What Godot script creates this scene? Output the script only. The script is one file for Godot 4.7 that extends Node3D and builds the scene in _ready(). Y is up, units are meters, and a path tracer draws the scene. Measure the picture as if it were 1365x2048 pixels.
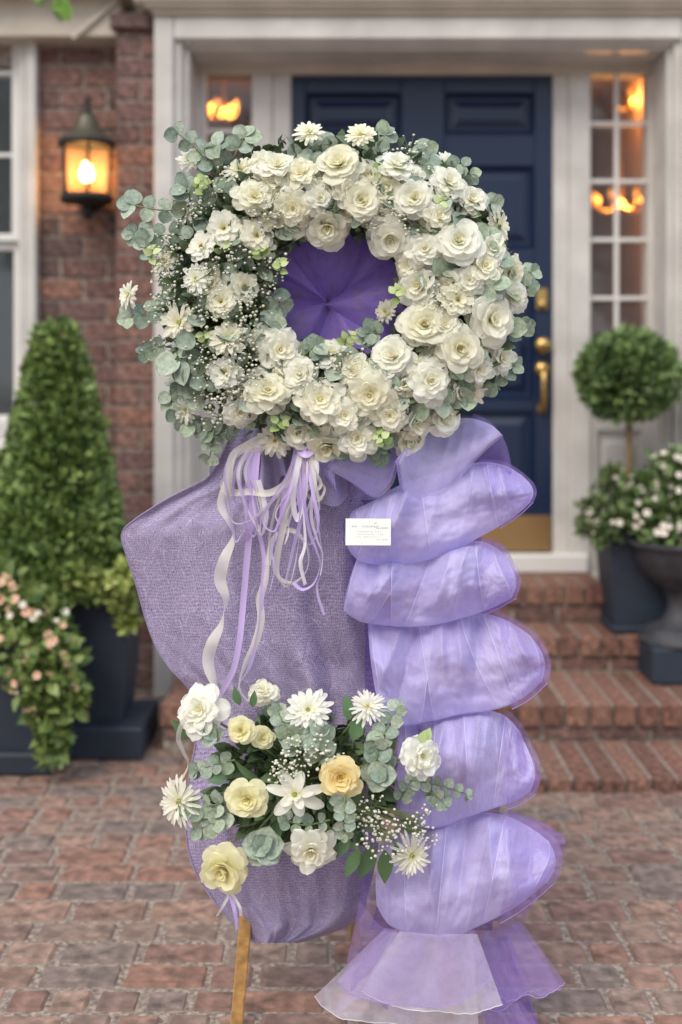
extends Node3D

const EYE := 1.35        # camera height above the paving, metres
const FOCAL := 2200.0    # focal length of the lens in picture units of a 1365 x 2048 frame

var rng := RandomNumberGenerator.new()
var M := {}
var shared := {}
var taken := {}


# ---------------------------------------------------------------- geometry buffer
class Buf:
	var v := PackedVector3Array()
	var n := PackedVector3Array()
	var uv := PackedVector2Array()
	var c := PackedColorArray()
	var ix := PackedInt32Array()

	func grid(nu: int, nv: int, f: Callable, col = null, closed := false, uvs := Vector2(1, 1)) -> void:
		var base := v.size()
		var w := nu + 1
		for j in nv + 1:
			for i in w:
				var a := float(i) / nu
				var b := float(j) / nv
				var p: Vector3 = f.call(a, b)
				v.push_back(p)
				n.push_back(Vector3.ZERO)
				uv.push_back(Vector2(a * uvs.x, b * uvs.y))
				var k := Color.WHITE
				if col != null:
					k = col.call(a, b)
				c.push_back(k)
		for j in nv:
			for i in nu:
				var p0 := base + j * w + i
				_tri(p0, p0 + 1, p0 + w + 1)
				_tri(p0, p0 + w + 1, p0 + w)
		if closed:
			for j in nv + 1:
				var s := n[base + j * w] + n[base + j * w + nu]
				n[base + j * w] = s
				n[base + j * w + nu] = s
		for k in range(base, v.size()):
			n[k] = n[k].normalized() if n[k].length_squared() > 1e-16 else Vector3.UP

	func _tri(a: int, b: int, d: int) -> void:
		var m := (v[b] - v[a]).cross(v[d] - v[a])
		n[a] += m
		n[b] += m
		n[d] += m
		ix.push_back(a)
		ix.push_back(d)
		ix.push_back(b)

	func face(pts: Array, middle: Vector3, col := Color.WHITE) -> void:
		var m: Vector3 = (pts[1] - pts[0]).cross(pts[2] - pts[0])
		if m.length_squared() < 1e-18:
			return
		m = m.normalized()
		var mid := Vector3.ZERO
		for p in pts:
			mid += p
		mid /= pts.size()
		var q := pts.duplicate()
		if m.dot(mid - middle) < 0.0:
			m = -m
			q.reverse()
		var base := v.size()
		for p in q:
			v.push_back(p)
			n.push_back(m)
			uv.push_back(Vector2(p.x, p.y))
			c.push_back(col)
		for k in range(1, q.size() - 1):
			ix.push_back(base)
			ix.push_back(base + k + 1)
			ix.push_back(base + k)

	func box(at: Vector3, size: Vector3, bevel := 0.003, turn := Basis(), col := Color.WHITE) -> void:
		var h := size * 0.5
		bevel = minf(bevel, minf(h.x, minf(h.y, h.z)) * 0.9)
		var q := func(x: float, y: float, z: float) -> Vector3: return at + turn * Vector3(x, y, z)
		var i := h - Vector3.ONE * bevel
		for s in [-1.0, 1.0]:
			face([q.call(s * h.x, -i.y, -i.z), q.call(s * h.x, i.y, -i.z), q.call(s * h.x, i.y, i.z), q.call(s * h.x, -i.y, i.z)], at, col)
			face([q.call(-i.x, s * h.y, -i.z), q.call(i.x, s * h.y, -i.z), q.call(i.x, s * h.y, i.z), q.call(-i.x, s * h.y, i.z)], at, col)
			face([q.call(-i.x, -i.y, s * h.z), q.call(i.x, -i.y, s * h.z), q.call(i.x, i.y, s * h.z), q.call(-i.x, i.y, s * h.z)], at, col)
			for t in [-1.0, 1.0]:
				face([q.call(s * h.x, t * i.y, -i.z), q.call(s * h.x, t * i.y, i.z), q.call(s * i.x, t * h.y, i.z), q.call(s * i.x, t * h.y, -i.z)], at, col)
				face([q.call(s * h.x, -i.y, t * i.z), q.call(s * h.x, i.y, t * i.z), q.call(s * i.x, i.y, t * h.z), q.call(s * i.x, -i.y, t * h.z)], at, col)
				face([q.call(-i.x, s * h.y, t * i.z), q.call(i.x, s * h.y, t * i.z), q.call(i.x, s * i.y, t * h.z), q.call(-i.x, s * i.y, t * h.z)], at, col)
				for u in [-1.0, 1.0]:
					face([q.call(s * h.x, t * i.y, u * i.z), q.call(s * i.x, t * h.y, u * i.z), q.call(s * i.x, t * i.y, u * h.z)], at, col)

	# a block whose four corner columns differ: a frustum from rectangle lo (half sizes) at y0 to rectangle hi at y1
	func taper(at: Vector3, lo: Vector2, y0: float, hi: Vector2, y1: float) -> void:
		var a := []
		for s in [[-1, -1], [1, -1], [1, 1], [-1, 1]]:
			a.append(at + Vector3(s[0] * lo.x, y0, s[1] * lo.y))
		for s in [[-1, -1], [1, -1], [1, 1], [-1, 1]]:
			a.append(at + Vector3(s[0] * hi.x, y1, s[1] * hi.y))
		var mid := at + Vector3(0, (y0 + y1) * 0.5, 0)
		face([a[0], a[1], a[2], a[3]], mid)
		face([a[4], a[5], a[6], a[7]], mid)
		for k in 4:
			face([a[k], a[(k + 1) % 4], a[4 + (k + 1) % 4], a[4 + k]], mid)

	func lathe(at: Vector3, profile: Array, sides := 24, turn := Basis()) -> void:
		var last := profile.size() - 1
		grid(sides, last, func(a: float, b: float) -> Vector3:
			var p: Vector2 = profile[int(round(b * last))]
			var g := -a * TAU
			return at + turn * Vector3(cos(g) * p.x, p.y, sin(g) * p.x), null, true)

	func tube(pts: Array, r0: float, r1: float, sides := 6, col := Color.WHITE) -> void:
		var last := pts.size() - 1
		grid(sides, last, func(a: float, b: float) -> Vector3:
			var k := int(round(b * last))
			var d: Vector3 = (pts[mini(k + 1, last)] - pts[maxi(k - 1, 0)]).normalized()
			var x := d.cross(Vector3(0.31, 0.12, 0.94)).normalized()
			var y := d.cross(x)
			var g := a * TAU
			return pts[k] + (x * cos(g) + y * sin(g)) * lerpf(r0, r1, b), func(_a: float, _b: float) -> Color: return col, true)

	func ball(at: Vector3, r: Vector3, sides := 10, rings := 6, col := Color.WHITE) -> void:
		grid(sides, rings, func(a: float, b: float) -> Vector3:
			var g := -a * TAU
			var e := (b - 0.5) * PI
			return at + Vector3(cos(g) * cos(e) * r.x, sin(e) * r.y, sin(g) * cos(e) * r.z), func(_a: float, _b: float) -> Color: return col, true)

	func mesh(m: Material = null) -> ArrayMesh:
		var a := []
		a.resize(Mesh.ARRAY_MAX)
		a[Mesh.ARRAY_VERTEX] = v
		a[Mesh.ARRAY_NORMAL] = n
		a[Mesh.ARRAY_TEX_UV] = uv
		a[Mesh.ARRAY_COLOR] = c
		a[Mesh.ARRAY_INDEX] = ix
		var out := ArrayMesh.new()
		out.add_surface_from_arrays(Mesh.PRIMITIVE_TRIANGLES, a)
		if m:
			out.surface_set_material(0, m)
		return out


# ---------------------------------------------------------------- helpers
func X(px: float, d: float) -> float: return (px - 682.5) * d / FOCAL
func Y(py: float, d: float) -> float: return EYE + (760.0 - py) * d / FOCAL
func at(px: float, py: float, d: float) -> Vector3: return Vector3(X(px, d), Y(py, d), -d)


func numbered(called: String) -> String:
	var k: int = taken.get(called, -1) + 1
	taken[called] = k
	return called if k == 0 else "%s_%03d" % [called, k]


func tag(o: Node3D, label: String, category: String, group := "") -> Node3D:
	o.set_meta("label", label)
	o.set_meta("category", category)
	if group:
		o.set_meta("group", group)
	return o


func thing(called: String, label: String, category: String, where := Vector3.ZERO, group := "") -> Node3D:
	var o := Node3D.new()
	o.name = numbered(called)
	add_child(o)
	o.position = where
	return tag(o, label, category, group)


func obj(called: String, m: Mesh, mat: Material, parent: Node3D, where := Transform3D(), kind := "") -> MeshInstance3D:
	var o := MeshInstance3D.new()
	o.mesh = m
	if mat:
		o.material_override = mat
	o.transform = where
	if parent == self:
		o.name = numbered(called)
	else:
		var k := 0
		var key := "%d/%s" % [parent.get_instance_id(), called]
		if taken.has(key):
			k = taken[key] + 1
		taken[key] = k
		o.name = called if k == 0 else "%s_%03d" % [called, k]
	if kind:
		o.set_meta("kind", kind)
	parent.add_child(o, true)
	return o


func many(called: String, m: Mesh, mat: Material, parent: Node3D, places: Array, colours: Array) -> MultiMeshInstance3D:
	var mm := MultiMesh.new()
	mm.transform_format = MultiMesh.TRANSFORM_3D
	mm.use_colors = true
	mm.mesh = m
	mm.instance_count = places.size()
	for i in places.size():
		mm.set_instance_transform(i, places[i])
		mm.set_instance_color(i, colours[i])
	var o := MultiMeshInstance3D.new()
	o.multimesh = mm
	o.material_override = mat
	o.name = called
	o.set_meta("kind", "stuff")
	parent.add_child(o, true)
	return o


func bb(size: Vector3, bevel := 0.003) -> ArrayMesh:
	var key := "bb%.4f,%.4f,%.4f,%.4f" % [size.x, size.y, size.z, bevel]
	if not shared.has(key):
		var b := Buf.new()
		b.box(Vector3.ZERO, size, bevel)
		shared[key] = b.mesh()
	return shared[key]


# a box from one corner to the other
func span(called: String, a: Vector3, b: Vector3, mat: Material, parent: Node3D, bevel := 0.004) -> MeshInstance3D:
	var s := (b - a).abs()
	return obj(called, bb(s, bevel), mat, parent, Transform3D(Basis(), (a + b) * 0.5))


func facing(y: Vector3, spin := 0.0) -> Basis:
	y = y.normalized()
	var x := y.cross(Vector3(0.13, 0.21, 0.97) if absf(y.z) < 0.9 else Vector3(0.1, 0.99, 0.1)).normalized()
	var z := x.cross(y)
	return Basis(x, y, z) * Basis(Vector3.UP, spin)


func curve_of(pts: Array, steps: int) -> Array:
	var out := []
	var last := pts.size() - 1
	for k in steps + 1:
		var t := float(k) / steps * last
		var i := mini(int(t), last - 1)
		var f := t - i
		var p0 = pts[maxi(i - 1, 0)]
		var p1 = pts[i]
		var p2 = pts[i + 1]
		var p3 = pts[mini(i + 2, last)]
		out.append(0.5 * (2.0 * p1 + (p2 - p0) * f + (2.0 * p0 - 5.0 * p1 + 4.0 * p2 - p3) * f * f + (3.0 * p1 - p0 - 3.0 * p2 + p3) * f * f * f))
	return out


func sample(pts: Array, t: float):
	var last := pts.size() - 1
	t = clampf(t, 0.0, 1.0) * last
	var i := mini(int(t), last - 1)
	return pts[i].lerp(pts[i + 1], t - i)


# ---------------------------------------------------------------- materials
func noise_image(size: int, freq: float, lo: float, hi: float, seed_: int, octaves := 4, speck := 0.0) -> ImageTexture:
	var f := FastNoiseLite.new()
	f.seed = seed_
	f.frequency = freq
	f.fractal_octaves = octaves
	var g := FastNoiseLite.new()
	g.seed = seed_ + 7
	g.frequency = 0.4
	var im := Image.create(size, size, false, Image.FORMAT_RGB8)
	for y in size:
		for x in size:
			# blended across the border so that the picture tiles
			var a := float(x) / size
			var b := float(y) / size
			var k := lerpf(lerpf(f.get_noise_2d(x, y), f.get_noise_2d(x - size, y), a), lerpf(f.get_noise_2d(x, y - size), f.get_noise_2d(x - size, y - size), a), b)
			var t := clampf(0.5 + k * 1.1 + g.get_noise_2d(x, y) * speck, 0.0, 1.0)
			var c := lerpf(lo, hi, t)
			im.set_pixel(x, y, Color(c, c, c))
	return ImageTexture.create_from_image(im)


func fibre_image(size: int, threads: int, seed_: int) -> ImageTexture:
	# coarse open cloth: a fine uneven weave with loose fibres lying every way across it
	var f := FastNoiseLite.new()
	f.seed = seed_
	f.frequency = 0.012
	var r := RandomNumberGenerator.new()
	r.seed = seed_
	var field := PackedFloat32Array()
	field.resize(size * size)
	var grain := FastNoiseLite.new()
	grain.seed = seed_ + 3
	grain.frequency = 0.33
	for y in size:
		for x in size:
			var u := (float(x) + 2.5 * f.get_noise_2d(x * 3.0, y * 3.0)) / size * threads
			var w := (float(y) + 2.5 * f.get_noise_2d(y * 3.0 + 900.0, x * 3.0)) / size * threads
			var t := maxf(absf(sin(PI * u)), absf(sin(PI * w)))
			field[y * size + x] = 0.42 + 0.5 * (t - 0.72) + 0.3 * grain.get_noise_2d(x, y)
	for k in 2600:
		var p := Vector2(r.randf() * size, r.randf() * size)
		var g := r.randf() * TAU
		var bend := r.randf_range(-0.05, 0.05)
		var tone := r.randf_range(0.05, 0.2) * (1.0 if r.randf() < 0.72 else -1.0)
		for q in r.randi_range(12, 46):
			var at_ := (int(p.y) % size) * size + int(p.x) % size
			field[at_] += tone
			p += Vector2(cos(g), sin(g))
			p = Vector2(fposmod(p.x, size), fposmod(p.y, size))
			g += bend
	var im := Image.create(size, size, false, Image.FORMAT_RGBA8)
	for y in size:
		for x in size:
			var c := clampf(field[y * size + x], 0.0, 1.0)
			im.set_pixel(x, y, Color(lerpf(0.44, 1.0, c), lerpf(0.4, 1.0, c), lerpf(0.5, 1.0, c), clampf(0.72 + c * 0.6, 0.0, 1.0)))
	return ImageTexture.create_from_image(im)


func net_image(size: int, threads: int, seed_: int) -> ImageTexture:
	# sheer netting: white threads with the gaps between them in the alpha
	var g := FastNoiseLite.new()
	g.seed = seed_
	g.frequency = 0.02
	var h := FastNoiseLite.new()
	h.seed = seed_ + 1
	h.frequency = 0.25
	var im := Image.create(size, size, false, Image.FORMAT_RGBA8)
	for y in size:
		for x in size:
			var u := (x + 2.0 * g.get_noise_2d(x, y)) / size * threads
			var w := (y + 2.0 * g.get_noise_2d(y, x)) / size * threads
			var t := maxf(pow(absf(sin(PI * u)), 3.0), pow(absf(sin(PI * w)), 3.0))
			var a := clampf(0.62 + 0.4 * t + 0.25 * g.get_noise_2d(x * 0.7 + 300, y * 0.7) + 0.18 * h.get_noise_2d(x, y), 0.3, 1.0)
			im.set_pixel(x, y, Color(1, 1, 1, a))
	return ImageTexture.create_from_image(im)


func mat(colour: Color, rough := 0.8, metal := 0.0) -> StandardMaterial3D:
	var m := StandardMaterial3D.new()
	m.albedo_color = colour
	m.roughness = rough
	m.metallic = metal
	m.cull_mode = BaseMaterial3D.CULL_DISABLED
	return m


func grained(colour: Color, rough: float, tex: Texture2D, scale_: float, bump := 0.0) -> StandardMaterial3D:
	var m := mat(colour, rough)
	m.albedo_texture = tex
	m.uv1_triplanar = true
	m.uv1_world_triplanar = true
	m.uv1_scale = Vector3.ONE * scale_
	if bump > 0.0:
		m.heightmap_enabled = true
		m.heightmap_texture = tex
		m.heightmap_scale = bump
	return m


func tinted(rough: float, back := Color.BLACK) -> StandardMaterial3D:
	var m := mat(Color.WHITE, rough)
	m.vertex_color_use_as_albedo = true
	if back != Color.BLACK:
		m.backlight_enabled = true
		m.backlight = back
	return m


func sheer(colour: Color, alpha: float, rough := 0.55, back := 0.5) -> StandardMaterial3D:
	var m := mat(Color(colour, alpha), rough)
	m.transparency = BaseMaterial3D.TRANSPARENCY_ALPHA
	m.backlight_enabled = true
	m.backlight = Color(back, back, back)
	return m


func make_materials() -> void:
	var grain := noise_image(256, 0.03, 0.55, 1.0, 3, 5, 0.25)
	var mottled := noise_image(256, 0.014, 0.6, 1.0, 11, 5, 0.12)
	var soft := noise_image(256, 0.01, 0.88, 1.0, 21, 4, 0.03)
	M.brick = []
	for c in ["9b756c", "906a62", "a07a6e", "87665f", "96726c", "8b6b67", "a67a69", "785f5b"]:
		M.brick.append(grained(Color(c), 0.9, grain, 3.5, 0.25))
	M.step = []
	for c in ["a07262", "95695a", "a97c6b", "8c6456", "a27866"]:
		M.step.append(grained(Color(c), 0.88, grain, 3.5, 0.25))
	M.riser = []
	for c in ["8d6a60", "7f6058", "957168"]:
		M.riser.append(grained(Color(c), 0.9, grain, 3.5, 0.25))
	M.paver = []
	for c in ["a38374", "9b7b6d", "94786d", "a88a7a", "99766a", "927f76", "ab8978", "8b7972", "a27a69", "9c8376"]:
		M.paver.append(grained(Color(c), 0.8, mottled, 5.0, 0.35))
	M.mortar = grained(Color("b5a79b"), 0.95, grain, 4.0, 0.2)
	M.joint = grained(Color("b09e91"), 0.95, grain, 6.0, 0.3)
	M.trim = grained(Color("d0ccc7"), 0.55, soft, 1.3)
	M.trim_warm = grained(Color("c6bcae"), 0.6, soft, 1.3)
	M.muntin = mat(Color("d6d5d2"), 0.5)
	M.door = mat(Color("0f2240"), 0.36)
	M.brass = mat(Color("c4a468"), 0.32, 1.0)
	M.brass_plate = mat(Color("b8976a"), 0.42, 1.0)
	M.iron = mat(Color("24211f"), 0.5, 0.4)
	M.roof_iron = mat(Color("5c574a"), 0.45, 0.5)
	M.planter = grained(Color("26303f"), 0.6, soft, 3.0)
	M.urn = grained(Color("46464c"), 0.6, mottled, 4.0, 0.2)
	M.pane = mat(Color(0.9, 0.95, 1.0, 0.06), 0.03)
	M.pane.transparency = BaseMaterial3D.TRANSPARENCY_ALPHA
	M.amber = sheer(Color("c8863a"), 0.42, 0.4, 0.5)
	M.bulb = mat(Color("ffe2b0"), 0.5)
	M.bulb.emission_enabled = true
	M.bulb.emission = Color("ffcf8a")
	M.bulb.emission_energy_multiplier = 14.0
	M.shade = mat(Color("e8a860"), 0.6)
	M.shade.emission_enabled = true
	M.shade.emission = Color("ffab55")
	M.shade.emission_energy_multiplier = 0.45
	M.room = grained(Color("6e5645"), 0.8, soft, 1.0)
	M.dim_room = grained(Color("3f4243"), 0.8, soft, 1.0)
	M.room_floor = grained(Color("6a4a32"), 0.5, mottled, 1.0)
	M.soil = grained(Color("3b2f27"), 0.95, grain, 8.0, 0.5)
	M.wood = grained(Color("c79a5c"), 0.6, noise_image(256, 0.02, 0.7, 1.0, 31, 4, 0.1), 6.0)
	M.bark = grained(Color("a98c6c"), 0.9, grain, 8.0, 0.4)
	M.leaf = tinted(0.5, Color(0.35, 0.35, 0.35))
	M.petal = tinted(0.6, Color(0.6, 0.6, 0.6))
	M.heart = tinted(0.75)
	M.moss = grained(Color("4a5a3a"), 0.95, grain, 12.0)
	M.tulle_back = mat(Color("a587ea"), 0.7)
	M.pink = tinted(0.6, Color(0.4, 0.4, 0.4))
	M.pink.albedo_color = Color("f3cdb8")
	M.bright_leaf = mat(Color("6f9a34"), 0.5)
	M.bright_leaf.backlight_enabled = true
	M.bright_leaf.backlight = Color(0.5, 0.5, 0.5)


func put_camera_and_light() -> void:
	var cam := Camera3D.new()
	cam.name = "Camera"
	var lens := CameraAttributesPhysical.new()
	lens.frustum_near = 0.1
	lens.frustum_far = 400.0
	lens.frustum_focal_length = 50.0
	lens.frustum_focus_distance = 2.15
	lens.exposure_aperture = 2.0
	cam.attributes = lens
	add_child(cam)
	cam.projection = Camera3D.PROJECTION_FRUSTUM
	cam.keep_aspect = Camera3D.KEEP_HEIGHT
	cam.near = 0.1
	cam.far = 400.0
	cam.size = 0.1 * 2048.0 / FOCAL
	cam.frustum_offset = Vector2(0, -0.1 * (1024.0 - 760.0) / FOCAL)
	cam.position = Vector3(0, EYE, 0)
	cam.current = true
	var sky_m := ProceduralSkyMaterial.new()
	sky_m.sky_top_color = Color(0.80, 0.84, 0.90)
	sky_m.sky_horizon_color = Color(0.86, 0.87, 0.88)
	sky_m.sky_curve = 0.2
	sky_m.ground_bottom_color = Color(0.32, 0.29, 0.27)
	sky_m.ground_horizon_color = Color(0.5, 0.48, 0.46)
	var sky := Sky.new()
	sky.sky_material = sky_m
	var env := Environment.new()
	env.background_mode = Environment.BG_SKY
	env.sky = sky
	env.background_energy_multiplier = 1.0
	env.tonemap_mode = Environment.TONE_MAPPER_LINEAR
	env.tonemap_exposure = 2.15
	env.sdfgi_enabled = true
	env.ssao_enabled = true
	env.ssil_enabled = true
	var we := WorldEnvironment.new()
	we.name = "WorldEnvironment"
	we.environment = env
	add_child(we)
	var sun := DirectionalLight3D.new()
	sun.name = "Sun"
	sun.light_energy = 0.38
	sun.light_color = Color(1.0, 0.97, 0.93)
	sun.light_angular_distance = 30.0
	sun.shadow_enabled = true
	add_child(sun)
	sun.look_at_from_position(Vector3(-3.5, 7.5, 6.0), Vector3.ZERO)


func _ready() -> void:
	rng.seed = 20240611
	put_camera_and_light()
	make_materials()
	build_ground()
	build_house()
	build_steps()
	build_lanterns()
	build_planters()
	build_trees_opposite()
	build_stand()


# ---------------------------------------------------------------- the setting
func build_ground() -> void:
	var b := Buf.new()
	b.box(Vector3(0, -0.157, 0), Vector3(120, 0.3, 120), 0.01)
	var ground := obj("ground", b.mesh(), M.joint, self)
	ground.set_meta("kind", "structure")
	var pave := Node3D.new()
	pave.name = "pavement"
	pave.set_meta("kind", "structure")
	pave.set_meta("label", "courtyard of worn red and grey brick pavers in front of the steps")
	add_child(pave)
	var all := []
	var z := -1.25
	while z > -4.85:
		var depth: float = rng.randf_range(0.086, 0.112)
		var zc := z - depth * 0.5
		var x := -2.6 + rng.randf_range(0.0, 0.1)
		while x < 2.6:
			var w: float = [0.098, 0.105, 0.128, 0.15, 0.195, 0.205][rng.randi() % 6]
			var xc := x + w * 0.5
			x += w
			if zc < -3.63 and xc > X(352, 3.6) and xc < 1.6:
				continue
			if zc < -4.86:
				continue
			var size := Vector3(w - 0.009 - rng.randf() * 0.004, 0.05, depth - 0.009 - rng.randf() * 0.004)
			var turn := Basis.from_euler(Vector3(rng.randf_range(-0.014, 0.014), rng.randf_range(-0.02, 0.02), rng.randf_range(-0.014, 0.014)))
			var p := Vector3(xc + rng.randf_range(-0.002, 0.002), -0.025 + rng.randf_range(-0.0035, 0.002), zc)
			var shown := zc < -2.2 and absf(xc) < 0.33 * -zc
			all.append([p, size, turn, rng.randi() % M.paver.size(), shown])
		z -= depth
	var tones := [Color(0.37, 0.2, 0.15), Color(0.3, 0.14, 0.12), Color(0.26, 0.15, 0.12), Color(0.22, 0.17, 0.15)]
	var rest := Buf.new()
	var n := 0
	for a in all:
		var size: Vector3 = a[1]
		if a[4] and n < 300:
			n += 1
			var o := obj("paver", bb(Vector3(snappedf(size.x, 0.003), size.y, snappedf(size.z, 0.003)), 0.009), M.paver[a[3]], pave, Transform3D(a[2], a[0]))
			o.set_meta("kind", "structure")
		else:
			rest.box(a[0], size, 0.006, a[2], tones[a[3] % 4])
	obj("outer_pavers", rest.mesh(), tinted(0.85), pave, Transform3D(), "stuff")


func lay_bricks(parent: Node3D, x0: float, x1: float, y0: float, y1: float, front: float, length: float, pitch: float, mats: Array, phase: int) -> void:
	var row := phase
	var y := y0
	while y + pitch * 0.5 < y1:
		var h := minf(pitch, y1 - y) - 0.014
		var x := x0 - (0.5 if row % 2 else 0.0) * length
		while x < x1 - 0.02:
			var a := maxf(x, x0)
			var e := minf(x + length, x1)
			if e - a > 0.03:
				var w := e - a - 0.013
				var o := obj("brick", bb(Vector3(snappedf(w, 0.002), snappedf(h, 0.001), 0.1), 0.004), mats[rng.randi() % mats.size()], parent)
				o.position = Vector3((a + e) * 0.5 + rng.randf_range(-0.0015, 0.0015), y + pitch * 0.5, -front - 0.05 + rng.randf_range(-0.003, 0.003))
				o.rotation.z = rng.randf_range(-0.006, 0.006)
			x += length
		y += pitch
		row += 1


func build_house() -> void:
	var house := thing("brick_house", "red brick house front with a wide cream painted door surround", "house")
	var wall_d := 4.85
	var pier_d := 4.72
	var top := Y(72, 4.6)
	# mortar bed of the walls, with the openings left free
	var left := -2.9
	var wx := X(72, 4.8)          # outer edge of the window casing
	var sill_y := Y(878, 4.8)
	var pr := X(330, 4.66)        # pier meets the door surround
	span("wall", Vector3(wx - 0.02, -0.05, -wall_d - 0.009), Vector3(pr + 0.02, top + 1.6, -5.1), M.mortar, house)
	span("wall", Vector3(left, -0.05, -wall_d - 0.009), Vector3(wx - 0.02, sill_y, -5.1), M.mortar, house)
	span("wall", Vector3(left, -0.05, -wall_d - 0.011), Vector3(left + 0.6, top + 1.6, -5.08), M.mortar, house)
	span("wall", Vector3(left + 0.6, top - 0.05, -wall_d - 0.012), Vector3(wx - 0.02, top + 1.6, -5.08), M.mortar, house)
	var right_pier := X(1407, 4.66)
	span("wall", Vector3(right_pier - 0.02, -0.05, -wall_d - 0.009), Vector3(3.2, top + 1.6, -5.1), M.mortar, house)
	span("wall", Vector3(pr, Y(20, 4.66), -4.87), Vector3(right_pier, top + 1.6, -5.1), M.mortar, house)
	var pl := X(231, pier_d)
	var p1 := X(312, pier_d)
	span("pier", Vector3(pl + 0.004, -0.05, -pier_d - 0.009), Vector3(p1, Y(34, pier_d), -4.9), M.mortar, house)
	var rp0 := X(1402, pier_d)
	span("pier", Vector3(rp0, -0.05, -pier_d - 0.009), Vector3(rp0 + p1 - pl, Y(34, pier_d), -4.9), M.mortar, house)
	# bricks one by one
	var pitch := 0.0935
	lay_bricks(house, wx - 0.01, pl + 0.05, 0.02, top + 0.02, wall_d, 0.205, pitch, M.brick, 0)
	lay_bricks(house, -1.75, wx - 0.012, 0.02, sill_y - 0.03, wall_d, 0.205, pitch, M.brick, 0)
	# the walls at either side, where bricks are too far off the picture to be told apart
	var outer := Buf.new()
	var tones := [Color(0.3, 0.17, 0.14), Color(0.25, 0.13, 0.11), Color(0.34, 0.19, 0.15), Color(0.22, 0.12, 0.11)]
	for e in [[left, -1.76, 0.02, sill_y - 0.03], [left, wx - 1.04, sill_y + 0.02, top + 0.02], [rp0 + p1 - pl + 0.01, 3.2, 0.02, top + 0.3]]:
		var y: float = e[2]
		var row := 0
		while y + pitch * 0.5 < e[3]:
			var x: float = e[0] - (0.1 if row % 2 else 0.0)
			while x < e[1] - 0.03:
				var a := maxf(x, e[0])
				var z := minf(x + 0.205, e[1])
				if z - a > 0.03:
					outer.box(Vector3((a + z) * 0.5, y + pitch * 0.5, -wall_d - 0.05), Vector3(z - a - 0.013, pitch - 0.015, 0.1), 0.004, Basis(), tones[rng.randi() % 4])
				x += 0.205
			y += pitch
			row += 1
	obj("outer_bricks", outer.mesh(), tinted(0.9), house, Transform3D(), "stuff")
	for side in 2:
		var x0 := pl if side == 0 else rp0
		var w := p1 - pl
		var y := 0.025
		var row := 0
		while y < Y(50, pier_d):
			if row % 2 == 0:
				var o := obj("brick", bb(Vector3(w - 0.008, 0.08, 0.09), 0.004), M.brick[rng.randi() % 7], house)
				o.position = Vector3(x0 + w * 0.5, y + pitch * 0.5, -pier_d - 0.045 + rng.randf_range(-0.003, 0.003))
			else:
				for k in 2:
					var a := x0 + (0.004 if k == 0 else w * 0.62 + 0.006)
					var e := x0 + (w * 0.62 - 0.006 if k == 0 else w - 0.004)
					var o := obj("brick", bb(Vector3(e - a, 0.08, 0.09), 0.004), M.brick[rng.randi() % 7], house)
					o.position = Vector3((a + e) * 0.5, y + pitch * 0.5, -pier_d - 0.045 + rng.randf_range(-0.003, 0.003))
			y += pitch
			row += 1
		for k in 2:
			var cap := obj("brick", bb(Vector3(w * 0.5 + 0.012, 0.062, 0.13), 0.004), M.brick[7], house)
			cap.position = Vector3(x0 + w * (0.25 + 0.5 * k) - 0.01, Y(46, pier_d) + 0.0, -pier_d - 0.03)
	# painted door surround: three stepped bands on each side and across the top
	var steps := [[308.0, 346.0, 30.0, 77.0, 4.66], [346.0, 363.0, 77.0, 88.0, 4.685], [363.0, 378.0, 88.0, 99.0, 4.715]]
	for s in steps:
		var d: float = s[4]
		var xl0 := X(s[0], d)
		var xl1 := X(s[1], d) + 0.002
		var xr0 := X(1713.0 - s[1], d) - 0.002
		var xr1 := X(1713.0 - s[0], d)
		var y0 := Y(s[2], d)
		var y1 := Y(s[3], d) - 0.002
		span("surround_band", Vector3(xl0, 0.0, -d), Vector3(xl1, y0, -5.02 - d * 0.01), M.trim, house, 0.006)
		span("surround_band", Vector3(xr0, 0.0, -d), Vector3(xr1, y0, -5.02 - d * 0.01), M.trim, house, 0.006)
		span("surround_head", Vector3(xl1 + 0.001, y1, -d - 0.001), Vector3(xr0 - 0.001, y0 - 0.001, -5.02 - d * 0.01), M.trim, house, 0.006)
	# cornice over the surround
	var cx0 := X(300, 4.6)
	var cx1 := X(1415, 4.6)
	span("cornice", Vector3(cx0, Y(29, 4.64), -4.638), Vector3(cx1, Y(14, 4.64), -4.95), M.trim_warm, house, 0.008)
	span("cornice", Vector3(cx0 - 0.03, Y(13.5, 4.61), -4.615), Vector3(cx1 + 0.03, Y(2, 4.61), -4.95), M.trim_warm, house, 0.008)
	span("cornice", Vector3(cx0 - 0.06, Y(1.5, 4.59), -4.598), Vector3(cx1 + 0.06, Y(-40, 4.59), -4.95), M.trim_warm, house, 0.01)
	# sloping boxed eave beside the cornice
	var eave := Buf.new()
	var ex0 := X(60, 4.72)
	var ex1 := X(238, 4.72)
	eave.box(Vector3((ex0 + ex1) * 0.5 - 0.3, Y(36, 4.72) + 0.15, -4.86), Vector3(ex1 - ex0 + 0.6, Y(0, 4.72) - Y(72, 4.72) + 0.3, 0.26), 0.006)
	obj("eave_board", eave.mesh(), M.trim_warm, house)
	var rake := Buf.new()
	rake.box(Vector3(X(190, 4.71), Y(36, 4.71), -4.724), Vector3(0.26, 0.022, 0.03), 0.004, Basis(Vector3.BACK, 0.72))
	obj("rake_moulding", rake.mesh(), M.trim_warm, house)
	span("fascia", Vector3(ex0 - 0.6, Y(0, 4.7) + 0.02, -4.63), Vector3(cx0 - 0.1, Y(-40, 4.63), -4.9), M.trim_warm, house, 0.006)
	build_entrance(house)
	build_window(house, wx)
	build_foyer()


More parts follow.
